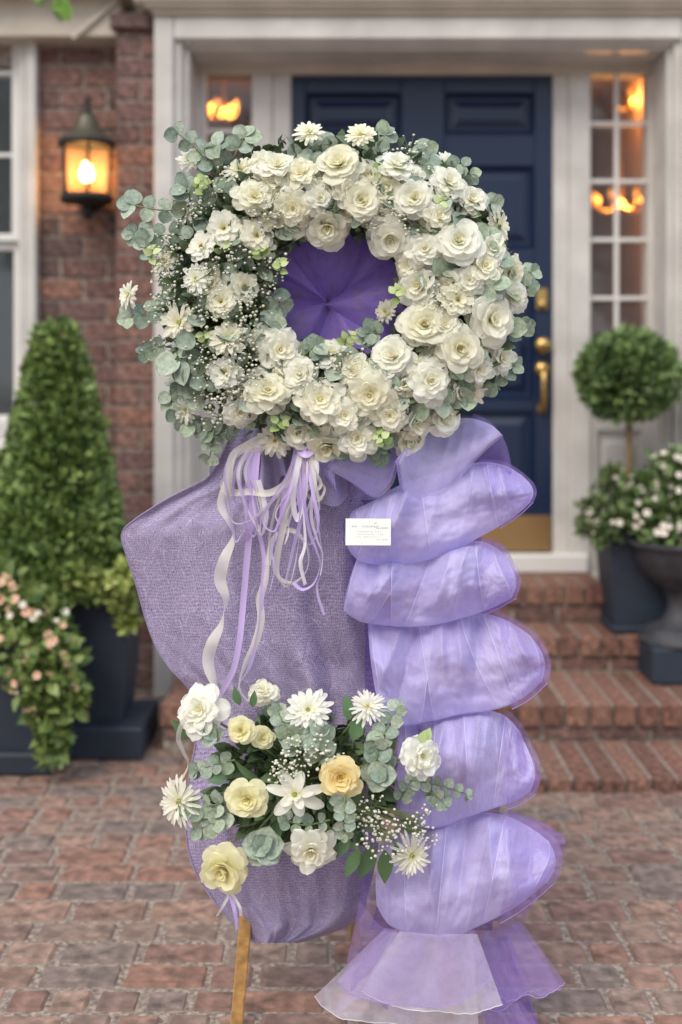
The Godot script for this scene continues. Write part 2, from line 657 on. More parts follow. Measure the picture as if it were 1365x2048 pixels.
func build_entrance(house: Node3D) -> void:
	var d := 4.957
	var floor_y := Y(1143, d)
	var f := 4.93
	var xl := X(391, f)
	var xr := X(1307, f)
	var head := Y(148, f)
	var soff := Y(118, f)
	# posts and head of the frame
	span("door_head", Vector3(xl - 0.04, head, -f), Vector3(xr + 0.04, soff + 0.05, -5.03), M.trim_warm, house, 0.006)
	for e in [[503.0, 545.0, f + 0.0], [545.0, 583.0, f + 0.012], [1107.0, 1140.0, f + 0.012], [1140.0, 1183.0, f]]:
		span("door_post", Vector3(X(e[0], e[2]), floor_y, -e[2]), Vector3(X(e[1], e[2]) - 0.001, head + 0.001, -5.04), M.trim, house, 0.005)
	span("door_post", Vector3(xl - 0.03, floor_y, -f), Vector3(X(410, f), head + 0.001, -5.04), M.trim, house, 0.005)
	span("door_post", Vector3(X(1297, f), floor_y, -f), Vector3(xr + 0.04, head + 0.001, -5.04), M.trim, house, 0.005)
	span("threshold", Vector3(X(545, f), floor_y + 0.001, -4.9), Vector3(X(1175, f), Y(1110, 4.9), -5.05), M.muntin, house, 0.008)
	span("surround_base", Vector3(xl - 0.05, 0.0, -f - 0.004), Vector3(X(560, f), floor_y - 0.001, -5.04), M.trim, house, 0.005)
	span("surround_base", Vector3(X(1160, f), 0.0, -f - 0.004), Vector3(xr + 0.05, floor_y - 0.001, -5.04), M.trim, house, 0.005)
	# the door: rails and stiles round six raised panels
	var leaf := Node3D.new()
	leaf.name = "door"
	leaf.set_meta("label", "dark blue panelled front door with brass kick plate")
	house.add_child(leaf)
	var dx0 := X(583, d)
	var dx1 := X(1107, d)
	var base := Y(1104, d)
	var rows := [[186.0, 268.0], [332.0, 496.0], [566.0, 798.0], [803.0 + 18.0, 1004.0]]
	var cols := [[612.0, 803.0], [890.0, 1069.0]]
	span("slab", Vector3(dx0, base, -d - 0.03), Vector3(dx1, head, -d - 0.06), M.door, leaf, 0.002)
	var xs := [583.0, 612.0, 803.0, 890.0, 1069.0, 1107.0]
	for k in [0, 2, 4]:
		span("stile", Vector3(X(xs[k], d), base, -d), Vector3(X(xs[k + 1], d), head, -d - 0.04), M.door, leaf, 0.004)
	var ys := [148.0]
	for r in rows:
		ys.append(r[0])
		ys.append(r[1])
	ys.append(1104.0)
	for k in range(0, ys.size(), 2):
		for c in cols:
			span("rail", Vector3(X(c[0], d) - 0.002, Y(ys[k + 1], d), -d - 0.0006), Vector3(X(c[1], d) + 0.002, Y(ys[k], d) - (0.001 if k == 0 else 0.0), -d - 0.04), M.door, leaf, 0.004)
	for r in rows:
		for c in cols:
			var x0 := X(c[0], d)
			var x1 := X(c[1], d)
			var y0 := Y(r[1], d)
			var y1 := Y(r[0], d)
			var b := Buf.new()
			var mid := Vector3((x0 + x1) * 0.5, (y0 + y1) * 0.5, -d - 0.2)
			# bead round the panel, then the raised field
			var ring := [[0.0, -0.004], [0.006, 0.0015], [0.014, -0.012], [0.02, -0.022], [0.03, -0.022], [0.062, -0.007], [0.065, -0.005]]
			for k in ring.size() - 1:
				var a: Array = ring[k]
				var e: Array = ring[k + 1]
				var p := func(q: Array, sx: float, sy: float) -> Vector3:
					return Vector3(lerpf(x0 + q[0], x1 - q[0], sx), lerpf(y0 + q[0], y1 - q[0], sy), -d + q[1])
				b.face([p.call(a, 0, 0), p.call(a, 1, 0), p.call(e, 1, 0), p.call(e, 0, 0)], mid)
				b.face([p.call(a, 0, 1), p.call(a, 1, 1), p.call(e, 1, 1), p.call(e, 0, 1)], mid)
				b.face([p.call(a, 0, 0), p.call(a, 0, 1), p.call(e, 0, 1), p.call(e, 0, 0)], mid)
				b.face([p.call(a, 1, 0), p.call(a, 1, 1), p.call(e, 1, 1), p.call(e, 1, 0)], mid)
			var l: Array = ring[-1]
			b.face([Vector3(x0 + l[0], y0 + l[0], -d + l[1]), Vector3(x1 - l[0], y0 + l[0], -d + l[1]), Vector3(x1 - l[0], y1 - l[0], -d + l[1]), Vector3(x0 + l[0], y1 - l[0], -d + l[1])], mid)
			obj("panel", b.mesh(), M.door, leaf)
	span("kick_plate", Vector3(X(587, d), Y(1101, d), -d + 0.004), Vector3(X(1103, d), Y(1031, d), -d - 0.002), M.brass_plate, leaf, 0.001)
	var hw := d - 0.002
	var plate := Buf.new()
	plate.box(at(1084, 598, hw) + Vector3(0, 0, 0.004), Vector3(0.05, 0.098, 0.014), 0.005)
	plate.lathe(at(1084, 610, hw) + Vector3(0, 0, 0.012), [Vector2(0, 0.016), Vector2(0.014, 0.014), Vector2(0.019, 0.004), Vector2(0.019, 0)], 20, Basis(Vector3.RIGHT, PI / 2))
	obj("lock_plate", plate.mesh(), M.brass, leaf)
	var knob := Buf.new()
	knob.lathe(at(1083, 691, hw), [Vector2(0, 0.062), Vector2(0.018, 0.06), Vector2(0.031, 0.051), Vector2(0.037, 0.04), Vector2(0.033, 0.028), Vector2(0.018, 0.02), Vector2(0.014, 0.008), Vector2(0.026, 0.004), Vector2(0.028, 0)], 24, Basis(Vector3.RIGHT, PI / 2))
	obj("knob", knob.mesh(), M.brass, leaf)
	var grip := Buf.new()
	grip.lathe(at(1084, 738, hw), [Vector2(0, 0.03), Vector2(0.02, 0.026), Vector2(0.033, 0.014), Vector2(0.035, 0)], 24, Basis(Vector3.RIGHT, PI / 2))
	grip.lathe(at(1083, 818, hw), [Vector2(0, 0.02), Vector2(0.014, 0.018), Vector2(0.021, 0.009), Vector2(0.022, 0)], 20, Basis(Vector3.RIGHT, PI / 2))
	grip.tube(curve_of([at(1084, 738, hw) + Vector3(0, 0, 0.02), at(1084, 752, hw) + Vector3(0, 0, 0.05), at(1084, 780, hw) + Vector3(0, 0, 0.058), at(1083, 806, hw) + Vector3(0, 0, 0.045), at(1083, 818, hw) + Vector3(0, 0, 0.01)], 20), 0.015, 0.013, 10)
	obj("pull_handle", grip.mesh(), M.brass, leaf)
	# sidelights
	sidelight(house, 415.0, 503.0, [140.0, 262.0, 378.0, 494.0, 610.0, 722.0], [415.0, 503.0], "narrow sidelight of single panes beside the wall lantern")
	sidelight(house, 1183.0, 1295.0, [138.0, 247.0, 363.0, 480.0, 597.0, 722.0], [1183.0, 1234.5, 1295.0], "tall sidelight of paired panes with warm lamps behind it")


func glass(parent: Node3D, a: Vector3, b: Vector3) -> void:
	# a pane, set a little out of true as old glazing is
	var g := Buf.new()
	var m := (a + b) * 0.5
	var t := Basis.from_euler(Vector3(rng.randf_range(-0.006, 0.006), rng.randf_range(-0.006, 0.006), 0))
	var h := (b - a) * 0.5
	g.face([t * Vector3(-h.x, -h.y, 0), t * Vector3(h.x, -h.y, 0), t * Vector3(h.x, h.y, 0), t * Vector3(-h.x, h.y, 0)], Vector3(0, 0, -1))
	obj("pane", g.mesh(), M.pane, parent, Transform3D(Basis(), m))


func sidelight(house: Node3D, x0: float, x1: float, ys: Array, xs: Array, label: String) -> void:
	var d := 4.95
	var s := Node3D.new()
	s.name = "sidelight" if not house.has_node("sidelight") else "sidelight_001"
	s.set_meta("label", label)
	house.add_child(s)
	var a := X(x0, d)
	var b := X(x1, d)
	var t := 0.012
	for k in ys.size():
		var y := Y(ys[k], d)
		span("muntin" if k > 0 and k < ys.size() - 1 else "rail", Vector3(a - 0.03, y - t * 0.8, -d + (0.0 if k > 0 else 0.002)), Vector3(b + 0.03, y + t * (0.8 if k > 0 else 2.4), -d - 0.03), M.muntin, s, 0.004)
	for k in xs.size():
		var x := X(xs[k], d)
		var o := -t if k == 0 else (t if k == xs.size() - 1 else 0.0)
		span("muntin" if o == 0.0 else "stile", Vector3(x + o - t * 0.8, Y(ys[-1], d), -d + 0.003), Vector3(x + o + t * 0.8, Y(ys[0], d), -d - 0.028), M.muntin, s, 0.004)
	for k in ys.size() - 1:
		for j in xs.size() - 1:
			glass(s, Vector3(X(xs[j], d) + 0.004, Y(ys[k + 1], d) + 0.004, -d - 0.015), Vector3(X(xs[j + 1], d) - 0.004, Y(ys[k], d) - 0.004, -d - 0.015))
	# the wooden apron below the glass
	var y1 := Y(ys[-1], d) - t
	var y0 := Y(1143, d)
	span("apron", Vector3(a - 0.03, y0, -d - 0.02), Vector3(b + 0.03, y1, -d - 0.06), M.trim, s, 0.003)
	for r in [[y1, Y(862, d)], [Y(1085, d), y0]]:
		span("apron_rail", Vector3(a - 0.03, r[1], -d + 0.001), Vector3(b + 0.03, r[0], -d - 0.05), M.trim, s, 0.004)
	for q in [[a - 0.031, a + 0.028], [b - 0.028, b + 0.031]]:
		span("apron_stile", Vector3(q[0], y0, -d + 0.0025), Vector3(q[1], y1, -d - 0.05), M.trim, s, 0.004)
	span("apron_panel", Vector3(a + 0.055, Y(1068, d), -d - 0.008), Vector3(b - 0.055, Y(884, d), -d - 0.05), M.trim, s, 0.01)


func build_window(house: Node3D, wx: float) -> void:
	var w := Node3D.new()
	w.name = "window"
	w.set_meta("label", "white sash window at the edge of the brick wall")
	house.add_child(w)
	var d := 4.8
	var top := Y(-12, d)
	var sill := Y(878, d)
	var width := 1.02
	# casing
	for e in [[wx - 0.045, wx, d], [wx - 0.08, wx - 0.046, d + 0.015]]:
		span("casing", Vector3(e[0], sill, -e[2]), Vector3(e[1], top + 0.1, -4.95), M.trim, w, 0.006)
		span("casing", Vector3(2.0 * wx - width - e[0], sill, -e[2]), Vector3(2.0 * wx - width - e[1], top + 0.1, -4.95), M.trim, w, 0.006)
	span("casing", Vector3(wx - width, top, -d + 0.003), Vector3(wx, top + 0.12, -4.95), M.trim, w, 0.006)
	span("sill", Vector3(wx - width - 0.02, sill - 0.05, -d + 0.05), Vector3(wx + 0.012, sill - 0.001, -4.98), M.muntin, w, 0.008)
	span("sill", Vector3(wx - width, sill, -d - 0.008), Vector3(wx - 0.002, Y(848, d), -4.97), M.trim, w, 0.006)
	# two sashes
	var g := 4.87
	var xa := wx - width + 0.1
	var xb := wx - 0.081
	var bottom := Y(848, d)
	var rail := Y(484, g)
	for e in [[rail, top, g - 0.012], [bottom, rail, g + 0.018]]:
		for x in [[xb - 0.042, xb], [xa, xa + 0.042]]:
			span("sash_stile", Vector3(x[0], e[0], -e[2]), Vector3(x[1], e[1], -e[2] - 0.035), M.muntin, w, 0.004)
		for y in [[e[0], e[0] + 0.036], [e[1] - 0.036, e[1]]]:
			span("sash_rail", Vector3(xa, y[0] + 0.001, -e[2] + 0.002), Vector3(xb, y[1] - 0.001, -e[2] - 0.033), M.muntin, w, 0.004)
		var bars := [147.0, 311.0] if e[0] == rail else []
		var yy := [e[0] + 0.03]
		bars.reverse()
		for q in bars:
			span("muntin", Vector3(xa + 0.04, Y(q, g) - 0.009, -e[2] - 0.003), Vector3(xb - 0.04, Y(q, g) + 0.009, -e[2] - 0.028), M.muntin, w, 0.003)
			yy.append(Y(q, g))
		yy.append(e[1] - 0.03)
		for k in yy.size() - 1:
			for j in 2:
				var x0 := lerpf(xa + 0.035, xb - 0.035, j * 0.5)
				var x1 := lerpf(xa + 0.035, xb - 0.035, j * 0.5 + 0.5)
				glass(w, Vector3(x0 + 0.002, yy[k] + 0.002, -e[2] - 0.016), Vector3(x1 - 0.002, yy[k + 1] - 0.002, -e[2] - 0.016))
		span("muntin", Vector3((xa + xb) * 0.5 - 0.009, e[0] + 0.03, -e[2] - 0.004), Vector3((xa + xb) * 0.5 + 0.009, e[1] - 0.03, -e[2] - 0.029), M.muntin, w, 0.003)


func build_foyer() -> void:
	# the rooms behind the glass
	var r := thing("entrance_hall", "warm lit entrance hall seen through the sidelight panes", "room")
	var fl := Y(1143, 4.957)
	span("hall_floor", Vector3(-1.3, fl - 0.12, -5.12), Vector3(1.9, fl, -8.4), M.room_floor, r)
	span("hall_ceiling", Vector3(-1.3, 3.3, -5.12), Vector3(1.9, 3.42, -8.4), M.room, r)
	span("hall_wall", Vector3(-1.3, fl, -8.3), Vector3(1.9, 3.3, -8.4), M.room, r)
	for e in [[-1.3, -1.2], [1.8, 1.9]]:
		span("hall_wall", Vector3(e[0], fl + 0.001, -5.12), Vector3(e[1], 3.299, -8.299), M.room, r)
	# doorway and picture frames on the back wall
	for e in [[1.05, 1.45, 1.2, 1.9], [-1.1, -0.68, 1.3, 2.1], [0.2, 0.7, 1.4, 2.0]]:
		span("picture_frame", Vector3(e[0], e[2], -8.26), Vector3(e[1], e[3], -8.299), M.wood, r, 0.01)
		span("picture_mount", Vector3(e[0] + 0.05, e[2] + 0.05, -8.25), Vector3(e[1] - 0.05, e[3] - 0.05, -8.27), M.trim, r, 0.002)
	var b := thing("front_room", "dim room behind the sash window by the cone topiary", "room")
	span("room_floor", Vector3(-3.3, 0.3, -5.11), Vector3(-1.32, 0.42, -8.0), M.room_floor, b)
	span("room_ceiling", Vector3(-3.3, 3.2, -5.11), Vector3(-1.32, 3.32, -8.0), M.dim_room, b)
	span("room_wall", Vector3(-3.3, 0.42, -7.9), Vector3(-1.32, 3.2, -8.0), M.dim_room, b)
	span("room_wall", Vector3(-3.3, 0.421, -5.11), Vector3(-3.2, 3.199, -7.899), M.dim_room, b)
	span("room_wall", Vector3(-1.37, 0.421, -5.12), Vector3(-1.321, 3.199, -7.899), M.dim_room, b)
	var spots := [[1266.0, 196.0, 6.6, "small amber chandelier behind the highest pair of sidelight panes", 0.1, 4],
		[1244.0, 398.0, 6.2, "wide amber chandelier glowing behind the third row of panes", 0.16, 7],
		[1284.0, 474.0, 7.2, "single amber hall light low in the third row of panes by the frame", 0.03, 2],
		[448.0, 215.0, 6.6, "amber chandelier behind the narrow sidelight near the wall lantern", 0.09, 4]]
	for s in spots:
		var p := at(s[0], s[1], s[2])
		var l := thing("chandelier", s[3], "chandelier", p, "amber lights hanging in the hall")
		var frame := Buf.new()
		frame.tube([Vector3(0, -0.03, 0), Vector3(0, 3.295 - p.y, 0)], 0.008, 0.005, 8)
		frame.ball(Vector3(0, -0.035, 0), Vector3(0.02, 0.025, 0.02), 10, 6)
		for k in s[5]:
			var g: float = TAU * k / s[5] + 0.4
			var o := Vector3(cos(g), 0, sin(g))
			var reach: float = s[4]
			frame.tube(curve_of([Vector3(0, -0.03, 0), o * reach * 0.5 + Vector3(0, -0.07, 0), o * reach + Vector3(0, -0.04, 0), o * reach + Vector3(0, -0.01, 0)], 8), 0.005, 0.004, 5)
			var bulb := Buf.new()
			bulb.lathe(o * reach, [Vector2(0.0, -0.009), Vector2(0.01, -0.007), Vector2(0.014, 0.007), Vector2(0.01, 0.025), Vector2(0.003, 0.039), Vector2(0, 0.041)], 10)
			obj("bulb", bulb.mesh(), M.shade, l)
		obj("frame", frame.mesh(), M.brass, l)
		var lamp := OmniLight3D.new()
		lamp.name = "chandelier_light"
		lamp.light_color = Color(1.0, 0.68, 0.36)
		lamp.light_energy = 0.4
		lamp.light_size = 0.08
		lamp.omni_range = 8.0
		lamp.omni_attenuation = 2.0
		lamp.shadow_enabled = true
		l.add_child(lamp)


func build_trees_opposite() -> void:
	# street trees across from the house: the panes and the door mirror them
	for k in 8:
		var x := -15.0 + k * 4.3 + rng.randf_range(-0.7, 0.7)
		var z := 13.0 + rng.randf_range(-1.5, 2.5)
		var t := thing("street_tree", "leafy tree across the street, %s of eight counted from the lantern side" % ["first", "second", "third", "fourth", "fifth", "sixth", "seventh", "last"][k], "tree", Vector3(x, 0, z), "trees across the street")
		var h := rng.randf_range(7.0, 9.0)
		var trunk := Buf.new()
		trunk.tube(curve_of([Vector3(0, -0.1, 0), Vector3(0.1, h * 0.3, 0.05), Vector3(-0.05, h * 0.7, 0)], 10), 0.2, 0.07, 10)
		for q in 7:
			var g := q * 2.4
			trunk.tube(curve_of([Vector3(0.05, h * (0.28 + q * 0.05), 0), Vector3(cos(g) * 0.8, h * (0.4 + q * 0.05), sin(g) * 0.8), Vector3(cos(g) * 1.7, h * (0.5 + q * 0.05), sin(g) * 1.6)], 6), 0.07, 0.02, 6)
		obj("trunk", trunk.mesh(), M.bark, t)
		var lumps := []
		for q in 16:
			var g := q * 2.4
			lumps.append([Vector3(cos(g) * rng.randf_range(0.4, 1.8), h * rng.randf_range(0.38, 0.9), sin(g) * rng.randf_range(0.4, 1.8)), rng.randf_range(0.7, 1.1)])
		bush(t, lumps, 2200, 0.3, Color(0.04, 0.08, 0.025), Color(0.12, 0.18, 0.06), "crown")


func build_steps() -> void:
	var s := thing("brick_steps", "four broad brick steps with rowlock edges leading to the blue door", "steps")
	var flights := [[0.487, 4.63, 4.96, X(477, 4.63), X(1213, 4.63), 0.324],
		[0.324, 4.41, 4.72, X(400, 4.41), X(1330, 4.41), 0.177],
		[0.177, 3.97, 4.43, X(318, 3.97), X(1420, 3.97), 0.042],
		[0.042, 3.60, 4.0, X(352, 3.60), X(1520, 3.60), -0.1]]
	for f in flights:
		var h: float = f[0]
		var d: float = f[1]
		var x0: float = f[3]
		var x1: float = f[4]
		var low: float = f[5]
		var row := 0.082
		var o := span("step_core", Vector3(x0 + 0.012, -0.05, -d - 0.03), Vector3(x1 - 0.012, h - 0.006, -4.95), M.mortar, s, 0.002)
		o.position.y -= 0.0005
		# rowlock bricks on edge along the front
		var n := int(round((x1 - x0) / 0.0865))
		var w := (x1 - x0) / n
		var long: float = f[2] - d
		for k in n:
			var b := obj("brick", bb(Vector3(snappedf(w - 0.013, 0.001), row, snappedf(long - 0.012, 0.002)), 0.005), M.step[rng.randi() % M.step.size()], s)
			b.position = Vector3(x0 + w * (k + 0.5), h - row * 0.5 + rng.randf_range(-0.002, 0.001), -d - long * 0.5 + rng.randf_range(-0.004, 0.004))
			b.rotation.z = rng.randf_range(-0.006, 0.006)
		# stretchers of the riser
		var rh := h - row - low - 0.016
		if rh > 0.03:
			var m := int(round((x1 - x0) / 0.2))
			var ww := (x1 - x0 - 0.02) / m
			for k in m:
				var b := obj("riser_brick", bb(Vector3(snappedf(ww - 0.014, 0.001), snappedf(rh, 0.001), 0.08), 0.004), M.riser[rng.randi() % M.riser.size()], s)
				b.position = Vector3(x0 + 0.01 + ww * (k + 0.5), low + 0.006 + rh * 0.5, -d - 0.062 + rng.randf_range(-0.002, 0.002))


func build_lanterns() -> void:
	var d := 4.72
	var c := at(174, 345, d)
	var l := thing("wall_lantern", "lit black iron carriage lantern with amber glass on the brick wall", "lantern", c)
	var k := d / FOCAL
	var six := func(r: float, y: float, a: int) -> Vector3:
		var g := TAU * (a + 0.22) / 6.0
		return Vector3(cos(g) * r * k, (345.0 - y) * k, sin(g) * r * k)
	var roof := Buf.new()
	roof.lathe(Vector3.ZERO, [Vector2(57 * k, 55 * k), Vector2(56 * k, 62 * k), Vector2(40 * k, 72 * k), Vector2(27 * k, 88 * k), Vector2(19 * k, 108 * k), Vector2(18 * k, 114 * k), Vector2(9 * k, 116 * k), Vector2(0, 117 * k)], 24)
	obj("roof", roof.mesh(), M.roof_iron, l)
	var fin := Buf.new()
	fin.lathe(Vector3.ZERO, [Vector2(13 * k, 113 * k), Vector2(8 * k, 128 * k), Vector2(5 * k, 134 * k), Vector2(7 * k, 139 * k), Vector2(5 * k, 145 * k), Vector2(2 * k, 158 * k), Vector2(0, 160 * k)], 12)
	obj("finial", fin.mesh(), M.iron, l)
	for a in 6:
		var bar := Buf.new()
		bar.tube([six.call(52, 290, a), six.call(46, 398, a)], 0.0062, 0.0062, 6)
		obj("bar", bar.mesh(), M.iron, l)
		var pane := Buf.new()
		var p := [six.call(51, 291, a), six.call(51, 291, a + 1), six.call(45, 396, a + 1), six.call(45, 396, a)]
		pane.face(p, Vector3.ZERO)
		obj("pane", pane.mesh(), M.amber, l)
	for e in [[289.0, 53.0, 5.0], [398.0, 48.0, 7.0]]:
		var ring := Buf.new()
		ring.lathe(Vector3(0, (345 - e[0]) * k, 0), [Vector2((e[1] - 7) * k, -e[2] * k), Vector2((e[1] + 4) * k, -e[2] * k), Vector2((e[1] + 4) * k, e[2] * k), Vector2((e[1] - 7) * k, e[2] * k), Vector2((e[1] - 7) * k, -e[2] * k)], 24)
		obj("ring", ring.mesh(), M.iron, l)
	var low := Buf.new()
	low.lathe(Vector3.ZERO, [Vector2(46 * k, -54 * k), Vector2(30 * k, -62 * k), Vector2(12 * k, -68 * k), Vector2(7 * k, -74 * k), Vector2(10 * k, -80 * k), Vector2(7 * k, -90 * k), Vector2(0, -93 * k)], 20)
	obj("base", low.mesh(), M.iron, l)
	var arm := Buf.new()
	arm.tube(curve_of([Vector3(0, -60 * k, 0), Vector3(0, -90 * k, -0.04), Vector3(0.0, -70 * k, -0.09), Vector3(0, -40 * k, -0.125)], 10), 0.008, 0.008, 8)
	arm.box(Vector3(0, -30 * k, -0.124), Vector3(0.06, 0.16, 0.016), 0.004)
	obj("bracket", arm.mesh(), M.iron, l)
	var bulb := Buf.new()
	bulb.lathe(Vector3(0, -4 * k, 0), [Vector2(0, -0.032), Vector2(0.016, -0.03), Vector2(0.028, -0.014), Vector2(0.03, 0.004), Vector2(0.021, 0.03), Vector2(0.013, 0.052), Vector2(0, 0.056)], 16)
	obj("bulb", bulb.mesh(), M.bulb, l)
	var o := OmniLight3D.new()
	o.name = "bulb_light"
	o.position = Vector3(0, 0, 0)
	o.light_color = Color(1.0, 0.74, 0.42)
	o.light_energy = 0.028
	o.light_size = 0.02
	o.omni_range = 5.0
	o.omni_attenuation = 2.0
	o.shadow_enabled = true
	l.add_child(o)


# ---------------------------------------------------------------- plants in pots
func leaf_mesh(wide := 0.5, cup := 0.12, nu := 2, nv := 4) -> ArrayMesh:
	# unit leaf: from the origin along +Y, face towards +Z
	var key := "leaf%.2f,%.2f,%d,%d" % [wide, cup, nu, nv]
	if not shared.has(key):
		var b := Buf.new()
		b.grid(nu, nv, func(a: float, t: float) -> Vector3:
			var u := a * 2.0 - 1.0
			var w := sin(PI * pow(clampf(t * 0.97 + 0.015, 0, 1), 0.8)) * wide
			return Vector3(u * w, t, cup * (u * u * w * 1.2 - t * t)))
		shared[key] = b.mesh()
	return shared[key]


func round_leaf() -> ArrayMesh:
	if not shared.has("round"):
		var b := Buf.new()
		b.grid(6, 8, func(a: float, t: float) -> Vector3:
			var u := a * 2.0 - 1.0
			var w := pow(maxf(0.0, sin(PI * pow(t, 0.88))), 0.62) * 0.5 + 0.03 * (1.0 - t)
			return Vector3(u * w, t, 0.16 * u * u * w - 0.14 * t * t + 0.05 * t + 0.02 * sin(u * 3.0 + t * 5.0)))
		shared["round"] = b.mesh()
	return shared["round"]


func green(lo: Color, hi: Color) -> Color:
	var c := lo.lerp(hi, rng.randf())
	return c * rng.randf_range(0.8, 1.2)


func blossom_mesh(petals: int, key: String) -> ArrayMesh:
	if not shared.has(key):
		var b := Buf.new()
		for k in petals:
			petal(b, TAU * k / petals + rng.randf_range(-0.1, 0.1), 0.08, 0.6, 0.7, 0.9, 0.48, 0.15, 0.5, Color(0.8, 0.7, 0.5), Color(0.82, 0.76, 0.68), 0.0, 2, 4)
		b.ball(Vector3(0, 0.1, 0), Vector3(0.16, 0.1, 0.16), 8, 4, Color(0.6, 0.42, 0.08))
		shared[key] = b.mesh()
	return shared[key]


func square_planter(called: String, label: String, where: Vector3, foot: Vector2, foot_h: float, lo: float, hi: float, h: float) -> Node3D:
	var p := thing(called, label, "planter", where)
	var b := Buf.new()
	b.box(Vector3(0, foot_h * 0.5, 0), Vector3(foot.x, foot_h, foot.y), 0.008)
	obj("foot", b.mesh(), M.planter, p)
	var t := Buf.new()
	t.taper(Vector3.ZERO, Vector2(lo, lo), foot_h + 0.001, Vector2(hi, hi), h - 0.03)
	obj("body", t.mesh(), M.planter, p)
	for k in 4:
		var rim := Buf.new()
		var g := PI * 0.5 * k
		rim.box(Vector3(0, h - 0.017, hi - 0.012), Vector3(hi * 2.0 + (0.02 if k % 2 == 0 else -0.042), 0.034, 0.044), 0.006)
		obj("rim", rim.mesh(), M.planter, p, Transform3D(Basis(Vector3.UP, g), Vector3.ZERO))
	var s := Buf.new()
	s.box(Vector3(0, h - 0.05, 0), Vector3(hi * 1.9, 0.04, hi * 1.9), 0.01)
	obj("soil", s.mesh(), M.soil, p)
	return p


func clipped(called: String, label: String, where: Vector3, surface: Callable, core: Mesh, count: int, size: float, lo: Color, hi: Color) -> Node3D:
	# leaves grow from points of SURFACE(u, v) -> [position, outward]
	var p := thing(called, label, "topiary", where)
	obj("inner_twigs", core, mat(Color("5a6e3c"), 0.9), p)
	var places := []
	var tones := []
	for k in count:
		var q: Array = surface.call(rng.randf(), rng.randf())
		var out: Vector3 = q[1]
		var dir := (out + Vector3(rng.randfn(0, 0.5), rng.randfn(0.25, 0.5), rng.randfn(0, 0.5))).normalized()
		var s := size * rng.randf_range(0.7, 1.3)
		var basis := Basis(facing(dir, rng.randf() * TAU)).scaled(Vector3.ONE * s)
		places.append(Transform3D(basis, q[0]))
		tones.append(green(lo, hi))
	many("crown", leaf_mesh(0.34, 0.25), M.leaf, p, places, tones)
	return p


func bush(p: Node3D, spots: Array, n_leaves: int, size: float, lo: Color, hi: Color, called := "foliage") -> void:
	# leaf clumps round each spot [centre, radius]
	var places := []
	var tones := []
	for k in n_leaves:
		var s: Array = spots[rng.randi() % spots.size()]
		var r: float = s[1]
		var dir := Vector3(rng.randfn(), rng.randfn(), rng.randfn()).normalized()
		var pos: Vector3 = s[0] + dir * r * pow(rng.randf(), 0.45)
		var aim := (dir + Vector3(rng.randfn(0, 0.5), rng.randfn(0.2, 0.5), rng.randfn(0, 0.5))).normalized()
		places.append(Transform3D(facing(aim, rng.randf() * TAU).scaled(Vector3.ONE * size * rng.randf_range(0.6, 1.3)), pos))
		tones.append(green(lo, hi))
	many(called, leaf_mesh(0.36, 0.3), M.leaf, p, places, tones)


func blossoms(p: Node3D, called: String, spots: Array, n: int, size: float, m: Material) -> void:
	for k in n:
		var s: Array = spots[rng.randi() % spots.size()]
		var r: float = s[1]
		var dir := Vector3(rng.randfn(0, 0.8), rng.randfn(0.15, 0.6), absf(rng.randfn(0.7, 0.5))).normalized()
		obj(called, blossom_mesh(5, "blossom%d" % (k % 3)), m, p, Transform3D(facing((dir + Vector3(0, 0.2, 0.6)).normalized(), rng.randf() * TAU).scaled(Vector3.ONE * size * rng.randf_range(0.7, 1.25)), s[0] + dir * r * rng.randf_range(0.85, 1.1)))


